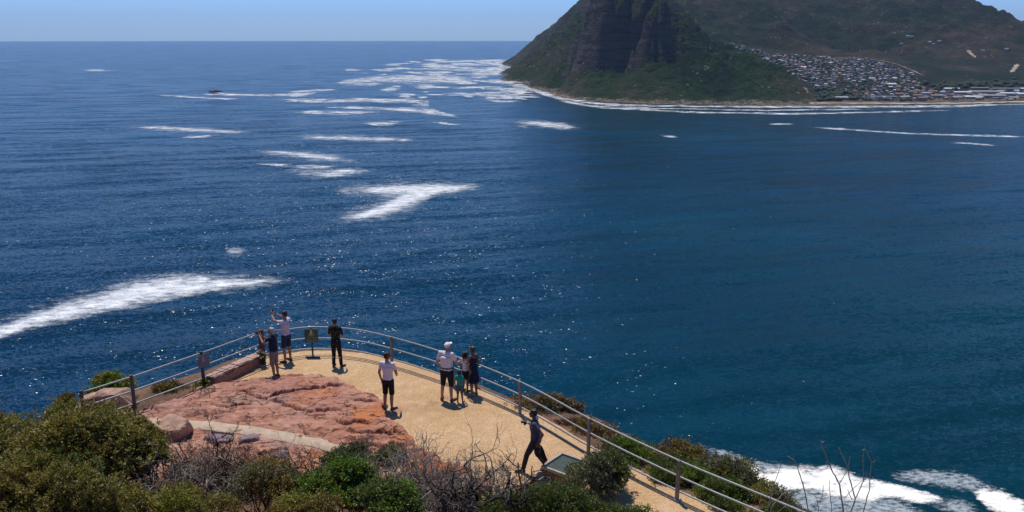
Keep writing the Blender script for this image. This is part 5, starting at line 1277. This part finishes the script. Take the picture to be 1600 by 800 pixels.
# --- the big bush on the left and its neighbours
shrub('large_bush', 'large olive green bush filling the lower left corner', 'bush', (-9.95, 17.7, 151.18), (1.6, 1.5, 1.40), [m_olive, m_olive, m_ochre, m_olive, m_olive, m_olive, m_green], 1, lobes=64, clus=80, nleaf=24, ln=.075, wd=.018, lob=.33, twigs=6)
shrub('large_bush', 'second olive bush at the very left edge behind the large one', 'bush', (-12.2, 18.3, 150.95), (1.5, 1.3, 1.3), [m_olive, m_sage, m_olive], 2, lobes=42, clus=75, nleaf=22, ln=.075, wd=.018, lob=.35)
shrub('large_bush', 'lower shaded part bush with pale stems at the bottom left corner', 'bush', (-9.9, 16.1, 151.0), (2.3, .9, 1.15), [m_olive, m_olive, m_green, m_olive, m_olive], 3, lobes=40, clus=70, nleaf=22, ln=.07, wd=.016, lob=.36, wood=m_grey_tw, twigs=12)
shrub('shrub', 'olive shrub on the right shoulder of the large bush', 'bush', (-8.75, 18.3, 150.95), (.72, .7, .95), [m_olive, m_olive, m_olive], 4, lobes=26, clus=70, nleaf=24, ln=.07, wd=.017, lob=.40)
shrub('shrub', 'bright yellow green shrub standing behind the red boulders', 'bush', (-12.35, 24.3, 150.0), (.7, .5, .68), [m_yellow, m_bright, m_yellow], 5, lobes=14, clus=46, nleaf=22, ln=.06, wd=.014, lob=.4, base=149.5)
shrub('shrub', 'low yellowish shrub left of the red boulders', 'bush', (-13.3, 23.4, 149.9), (.6, .5, .4), [m_yellow, m_ochre], 6, lobes=8, clus=36, nleaf=18, ln=.055, wd=.012, lob=.45, base=149.5)
shrub('dry_shrub', 'reddish dry shrub at the left edge against the sea', 'bush', (-14.2, 20.7, 151.0), (.75, .6, .75), [m_dry, m_sage], 7, lobes=9, clus=26, nleaf=10, ln=.05, wd=.010, lob=.42, twigs=14)
shrub('dry_shrub', 'brown low shrub outside the left rail', 'bush', (-10.75, 24.75, 149.75), (.75, .45, .42), [m_brown, m_ochre], 8, lobes=10, clus=30, nleaf=16, ln=.05, wd=.010, lob=.42, base=149.1)
shrub('dry_shrub', 'brownish creeper outside the left rail beside the post', 'bush', (-11.75, 23.75, 149.8), (.6, .4, .40), [m_brown, m_sage], 9, lobes=8, clus=30, nleaf=16, ln=.05, wd=.010, lob=.42, base=149.2)
shrub('weed', 'small yellow green weed at the foot of the notice post', 'plant', (-9.72, 24.72, 150.12), (.22, .16, .16), [m_yellow], 10, lobes=5, clus=14, nleaf=10, ln=.06, wd=.012, lob=.5, base=149.95)
# --- front row along the bottom
shrub('shrub', 'bright green bush at the bottom in the middle of the dead branches', 'bush', (-3.75, 16.75, 151.0), (1.05, .8, .75), [m_bright, m_green, m_bright], 11, lobes=20, clus=50, nleaf=24, ln=.055, wd=.014, lob=.36)
shrub('shrub', 'green bush right of the bright one at the bottom edge', 'bush', (-2.5, 15.95, 151.1), (.75, .6, .60), [m_bright, m_green], 12, lobes=14, clus=46, nleaf=22, ln=.055, wd=.014, lob=.4)
shrub('shrub', 'brown grey heathy bush left of the bright green one', 'bush', (-5.35, 16.7, 151.0), (.95, .7, .72), [m_sage, m_brown, m_ochre], 13, lobes=18, clus=48, nleaf=20, ln=.045, wd=.008, lob=.38)
shrub('shrub', 'yellow green low bush at the bottom left of the heathy one', 'bush', (-6.6, 16.0, 151.0), (.9, .6, .55), [m_ochre, m_yellow, m_olive], 14, lobes=14, clus=44, nleaf=20, ln=.045, wd=.009, lob=.4)
shrub('shrub', 'ochre tufted bush at the bottom edge between green ones', 'bush', (-4.2, 15.5, 151.2), (.9, .5, .5), [m_ochre, m_yellow], 15, lobes=12, clus=40, nleaf=20, ln=.045, wd=.009, lob=.4)
shrub('shrub', 'grey green twiggy shrub at the right end of the concrete strip', 'bush', (-3.85, 18.75, 150.55), (.78, .5, .62), [m_sage, m_green, m_brown], 16, lobes=14, clus=40, nleaf=18, ln=.05, wd=.008, lob=.38, twigs=12, wood=m_grey_tw, up=.4)
shrub('shrub', 'small dark green shrub by the red rock above the grey branches', 'bush', (-3.05, 18.95, 150.5), (.48, .4, .55), [m_green, m_olive], 17, lobes=10, clus=38, nleaf=20, ln=.05, wd=.009, lob=.42, up=.4)
shrub('low_hedge', 'dense dark green ground bush left of the utility box', 'bush', (.55, 16.75, 150.45), (1.55, .9, .62), [m_green, m_green, m_bright], 18, lobes=30, clus=56, nleaf=24, ln=.042, wd=.009, lob=.30, up=.3)
shrub('low_hedge', 'dark green ground bush below the utility box at the bottom edge', 'bush', (2.1, 16.6, 150.1), (1.3, .75, .55), [m_green, m_bright, m_green], 19, lobes=24, clus=52, nleaf=24, ln=.042, wd=.009, lob=.32, up=.3)
shrub('shrub', 'grey green rounded bush covering the right side of the utility box', 'bush', (2.02, 18.35, 150.40), (.86, .66, .66), [m_sage, m_sage, m_green], 20, lobes=18, clus=50, nleaf=24, ln=.052, wd=.011, lob=.38, up=.5)
# --- outside the right rail
shrub('dry_shrub', 'brown dry bush outside the rail behind the striding person', 'bush', (1.15, 23.60, 149.67), (1.22, 0.73, 0.76), [m_brown, m_sage, m_brown], 21, lobes=16, clus=44, nleaf=18, ln=.055, wd=.010, lob=.36, base=148.6)
shrub('dry_shrub', 'small brown bush outside the rail at its fourth post', 'bush', (2.35, 21.95, 149.72), (0.73, 0.61, 0.67), [m_brown, m_ochre], 22, lobes=11, clus=38, nleaf=18, ln=.05, wd=.010, lob=.42, base=148.8)
shrub('dry_shrub', 'brownish shrub with greener foot outside the rail', 'bush', (3.20, 21.05, 149.52), (0.73, 0.61, 0.61), [m_ochre, m_green], 23, lobes=11, clus=38, nleaf=18, ln=.05, wd=.010, lob=.42, base=148.8)
shrub('coastal_bush', 'ochre topped bush outside the right rail, farthest from the box', 'bush', (4.35, 20.35, 149.69), (0.98, 0.67, 0.67), [m_ochre, m_brown, m_olive], 24, lobes=15, clus=46, nleaf=20, ln=.05, wd=.010, lob=.38, base=148.9)
shrub('coastal_bush', 'grey olive bush on the cliff edge outside the right rail', 'bush', (5.50, 19.55, 149.55), (1.04, 0.73, 0.83), [m_sage, m_olive, m_sage], 25, lobes=18, clus=48, nleaf=22, ln=.05, wd=.011, lob=.38, base=148.8)
shrub('coastal_bush', 'last olive bush on the cliff edge above the white surf', 'bush', (6.25, 18.45, 149.37), (0.88, 0.73, 0.88), [m_olive, m_sage, m_olive], 26, lobes=16, clus=48, nleaf=22, ln=.05, wd=.011, lob=.38, base=148.6)
shrub('dry_shrub', 'brown dry bush outside the rail behind the third right post', 'bush', (.35, 24.05, 149.55), (.75, .5, .45), [m_brown, m_ochre, m_brown], 27, lobes=12, clus=40, nleaf=18, ln=.055, wd=.010, lob=.38, base=148.9)
shrub('dry_shrub', 'low rusty bush outside the rail between two brown bushes', 'bush', (1.85, 22.45, 149.62), (.75, .5, .42), [m_brown, m_dry, m_brown], 28, lobes=12, clus=40, nleaf=18, ln=.055, wd=.010, lob=.38, base=149.0)
shrub('dry_shrub', 'low brown green bush outside the rail just before the ochre topped bush', 'bush', (3.0, 20.95, 149.72), (.75, .5, .42), [m_ochre, m_brown, m_green], 29, lobes=12, clus=40, nleaf=18, ln=.055, wd=.010, lob=.38, base=149.1)
for k, (x, y, z, rx, lab) in enumerate([(3.15, 20.35, 149.78, .62, 'green leafy ground bush just outside the rail, upper one'), (4.15, 19.35, 149.80, .68, 'green leafy ground bush just outside the rail below the ochre topped bush'), (5.1, 18.25, 149.80, .70, 'green leafy ground bush just outside the rail below the grey olive bush'), (6.0, 17.15, 149.75, .66, 'lowest green leafy ground bush just outside the rail')]):
    shrub('low_hedge', lab, 'bush', (x, y, z + .12), (rx * 1.2, .62, .46), [m_green, m_bright, m_green], 30 + k, lobes=14, clus=46, nleaf=22, ln=.045, wd=.010, lob=.4, base=149.4, up=.3)
# --- dead wood
thicket('dead_branches', 'dark tangled dead branches right of the large bush', 'dead bush', (-7.2, 18.3, 150.6), (.75, .5), 41, n=24, depth=4, r0=.030, L0=.72, m=m_dark_tw, up=.4)
thicket('dead_branches', 'pale grey dead branches at the foot of the large bush', 'dead bush', (-7.2, 17.3, 150.8), (.7, .4), 42, n=20, depth=4, r0=.032, L0=.7, m=m_grey_tw, up=.3, base=150.6)
thicket('dead_shrub', 'rusty brown dead shrub in front of the purple stones', 'dead bush', (-6.0, 18.3, 150.5), (.75, .4), 43, n=34, depth=4, r0=.017, L0=.55, m=m_brown_tw, up=.5, dry=(m_dry, 3))
thicket('dead_branches', 'open dark bare branches arching in front of the concrete strip', 'dead bush', (-4.95, 18.5, 150.4), (.7, .3), 44, n=20, depth=4, r0=.024, L0=.68, m=m_dark_tw, up=.6, spread=.7)
thicket('dead_branches', 'grey heap of dead twigs right of the bright green bush', 'dead bush', (-2.5, 17.6, 150.6), (.85, .45), 45, n=34, depth=4, r0=.026, L0=.70, m=m_grey_tw, up=.6, base=150.45)
thicket('dead_branches', 'wide grey brown heap of dead branches below the gravel', 'dead bush', (-1.2, 17.4, 150.4), (1.05, .5), 46, n=38, depth=4, r0=.028, L0=.72, m=m_grey_tw, up=.5, base=150.4)
thicket('dead_branches', 'fine upright dead twigs at the lower edge of the gravel', 'dead bush', (-.8, 17.8, 150.2), (.95, .3), 47, n=24, depth=4, r0=.017, L0=.66, m=m_brown_tw, up=.7, spread=.6)
thicket('dead_branches', 'dark heavy dead limb pile at the bottom next to the green hedge', 'dead bush', (-.65, 16.6, 150.8), (.6, .3), 48, n=10, depth=3, r0=.045, L0=.7, m=m_dark_tw, up=.25, base=150.75)
thicket('dead_branches', 'grey brown dead twigs at the bottom centre below the heap', 'dead bush', (-1.9, 16.7, 150.9), (.9, .4), 49, n=32, depth=4, r0=.024, L0=.6, m=m_grey_tw, up=.4, base=150.6)
thicket('dead_shrub', 'rusty brown dead shrub between the large bush and the tan boulder', 'dead bush', (-7.7, 18.9, 150.4), (.7, .4), 50, n=30, depth=4, r0=.018, L0=.55, m=m_brown_tw, up=.5, dry=(m_dry, 2))
rs_ = np.random.RandomState(77)
P = [wiggle((-.55, 17.0, 150.75), (.75, 18.25, 150.55), rs_, 9, .05)]
V, Fq = tubes_np([(P[0], np.linspace(.035, .018, 9)), (wiggle(P[0][4], (.1, 18.1, 150.75), rs_, 6, .08), np.linspace(.016, .005, 6)), (wiggle(P[0][6], (.6, 17.6, 150.9), rs_, 6, .08), np.linspace(.014, .005, 6))], 6)
tag(mesh_np('fallen_branch', V, Fq, m_grey_tw), 'single thick branch reaching from the heap to the utility box', 'branch')
# bare saplings in front of the surf
def sapling(label, sets, m):
    paths = []; rs2 = np.random.RandomState(len(sets))
    b0 = at(*sets[0][0][:2], 149.0) if False else None
    Y = 13.6; allp = []
    for pts, r_ in sets:
        q = np.array([atY(x, y, Y + dy) for x, y, dy in pts]); 
        t = np.linspace(0, len(q) - 1, len(q) * 5); q2 = np.stack([np.interp(t, np.arange(len(q)), q[:, k]) for k in range(3)], 1)
        q2 += np.cumsum(rs2.normal(0, .004, q2.shape), 0); paths.append((q2, np.linspace(r_, r_ * .55, len(q2)) * (1 + .12 * np.sin(np.arange(len(q2)) * 1.9))))
    V, Fq = tubes_np(paths, 7); o = paths[0][0][0]
    r = empty('bare_sapling', o); tag(r, label, 'bare tree'); mesh_np('branches', V - o, Fq, m, r)
sapling('tall forked bare sapling in front of the white surf', [([(1310, 860, 0), (1318, 800, 0), (1313, 755, 0), (1298, 727, 0), (1284, 692, 0)], .016), ([(1284, 692, 0), (1287, 686, 0)], .009), ([(1284, 692, 0), (1280, 687, 0)], .008),
    ([(1313, 755, 0), (1322, 738, .1), (1327, 726, .1)], .008), ([(1330, 800, 0), (1338, 778, 0), (1328, 745, 0), (1326, 727, 0), (1316, 705, 0), (1312, 693, 0)], .013), ([(1326, 727, 0), (1329, 712, 0)], .007),
    ([(1338, 778, 0), (1350, 752, .1), (1348, 718, .1), (1348, 706, .1), (1352, 705, .1)], .010), ([(1350, 752, .1), (1355, 742, .1), (1356, 733, .1)], .006), ([(1350, 800, .1), (1361, 765, .1), (1364, 722, .1), (1354, 697, .1)], .010), ([(1364, 722, .1), (1368, 719, .1)], .006),
    ([(1320, 778, 0), (1335, 762, .1), (1352, 745, .1)], .007), ([(1332, 780, 0), (1325, 765, -.1)], .008)], m_pale_tw)
sapling('thin crooked bare sapling left of the forked one', [([(1275, 850, 0), (1262, 790, 0), (1252, 752, 0), (1246, 728, 0), (1240, 720, 0), (1231, 714, 0)], .012), ([(1246, 730, 0), (1252, 727, 0), (1257, 725, 0)], .007), ([(1300, 840, 0), (1300, 790, 0), (1297, 765, 0), (1297, 750, 0)], .008), ([(1280, 800, 0), (1276, 778, 0)], .006), ([(1276, 790, 0), (1284, 775, 0), (1285, 758, 0)], .007), ([(1276, 778, 0), (1272, 772, 0)], .005)], m_pale_tw)
sapling('low bare twigs leaning by the cliff edge bush', [([(1195, 830, 0), (1208, 792, 0), (1225, 772, 0), (1235, 766, 0)], .009), ([(1200, 800, 0), (1206, 765, 0), (1221, 724, 0)], .008), ([(1204, 770, 0), (1214, 760, 0), (1218, 748, 0)], .005), ([(1208, 792, 0), (1198, 775, 0), (1203, 755, 0)], .005), ([(1215, 800, 0), (1228, 790, 0), (1240, 800, 0)], .005)], m_pale_tw)
for k, (x, y, z, lab) in enumerate([(5.15, 20.2, 149.9, 'wiry grey dead twigs sticking up behind the ochre topped bush'), (5.9, 20.1, 149.6, 'fine dead twigs against the sea behind the grey olive bush'), (6.8, 18.9, 149.5, 'fine dead twigs beside the last cliff edge bush')]):
    thicket('dead_twigs', lab, 'dead bush', (x, y, z), (.25, .2), 60 + k, n=7, depth=4, r0=.010, L0=.40, m=m_grey_tw, up=1.0, spread=.5, base=z - .35)
# ground litter: stalks between the bushes
rs_ = np.random.RandomState(9); paths = []
for k in range(900):
    x = rs_.uniform(-9, 3); y = rs_.uniform(15, 18.8); z = gz1(x, y)
    if seg_d(np.array([x]), np.array([y]), FLAT)[0] > -.1: continue
    a = np.array([x, y, z]); d = np.array([rs_.normal(0, .25), rs_.normal(0, .25), rs_.uniform(.02, .30)])
    paths.append((wiggle(a, a + d, rs_, 4, .12), np.linspace(.006, .003, 4)))
V, Fq = tubes_np(paths, 4)
tag(mesh_np('dry_stalks', V, Fq, m_brown_tw), 'dry stalks and litter between the bushes', 'undergrowth', kind='stuff')
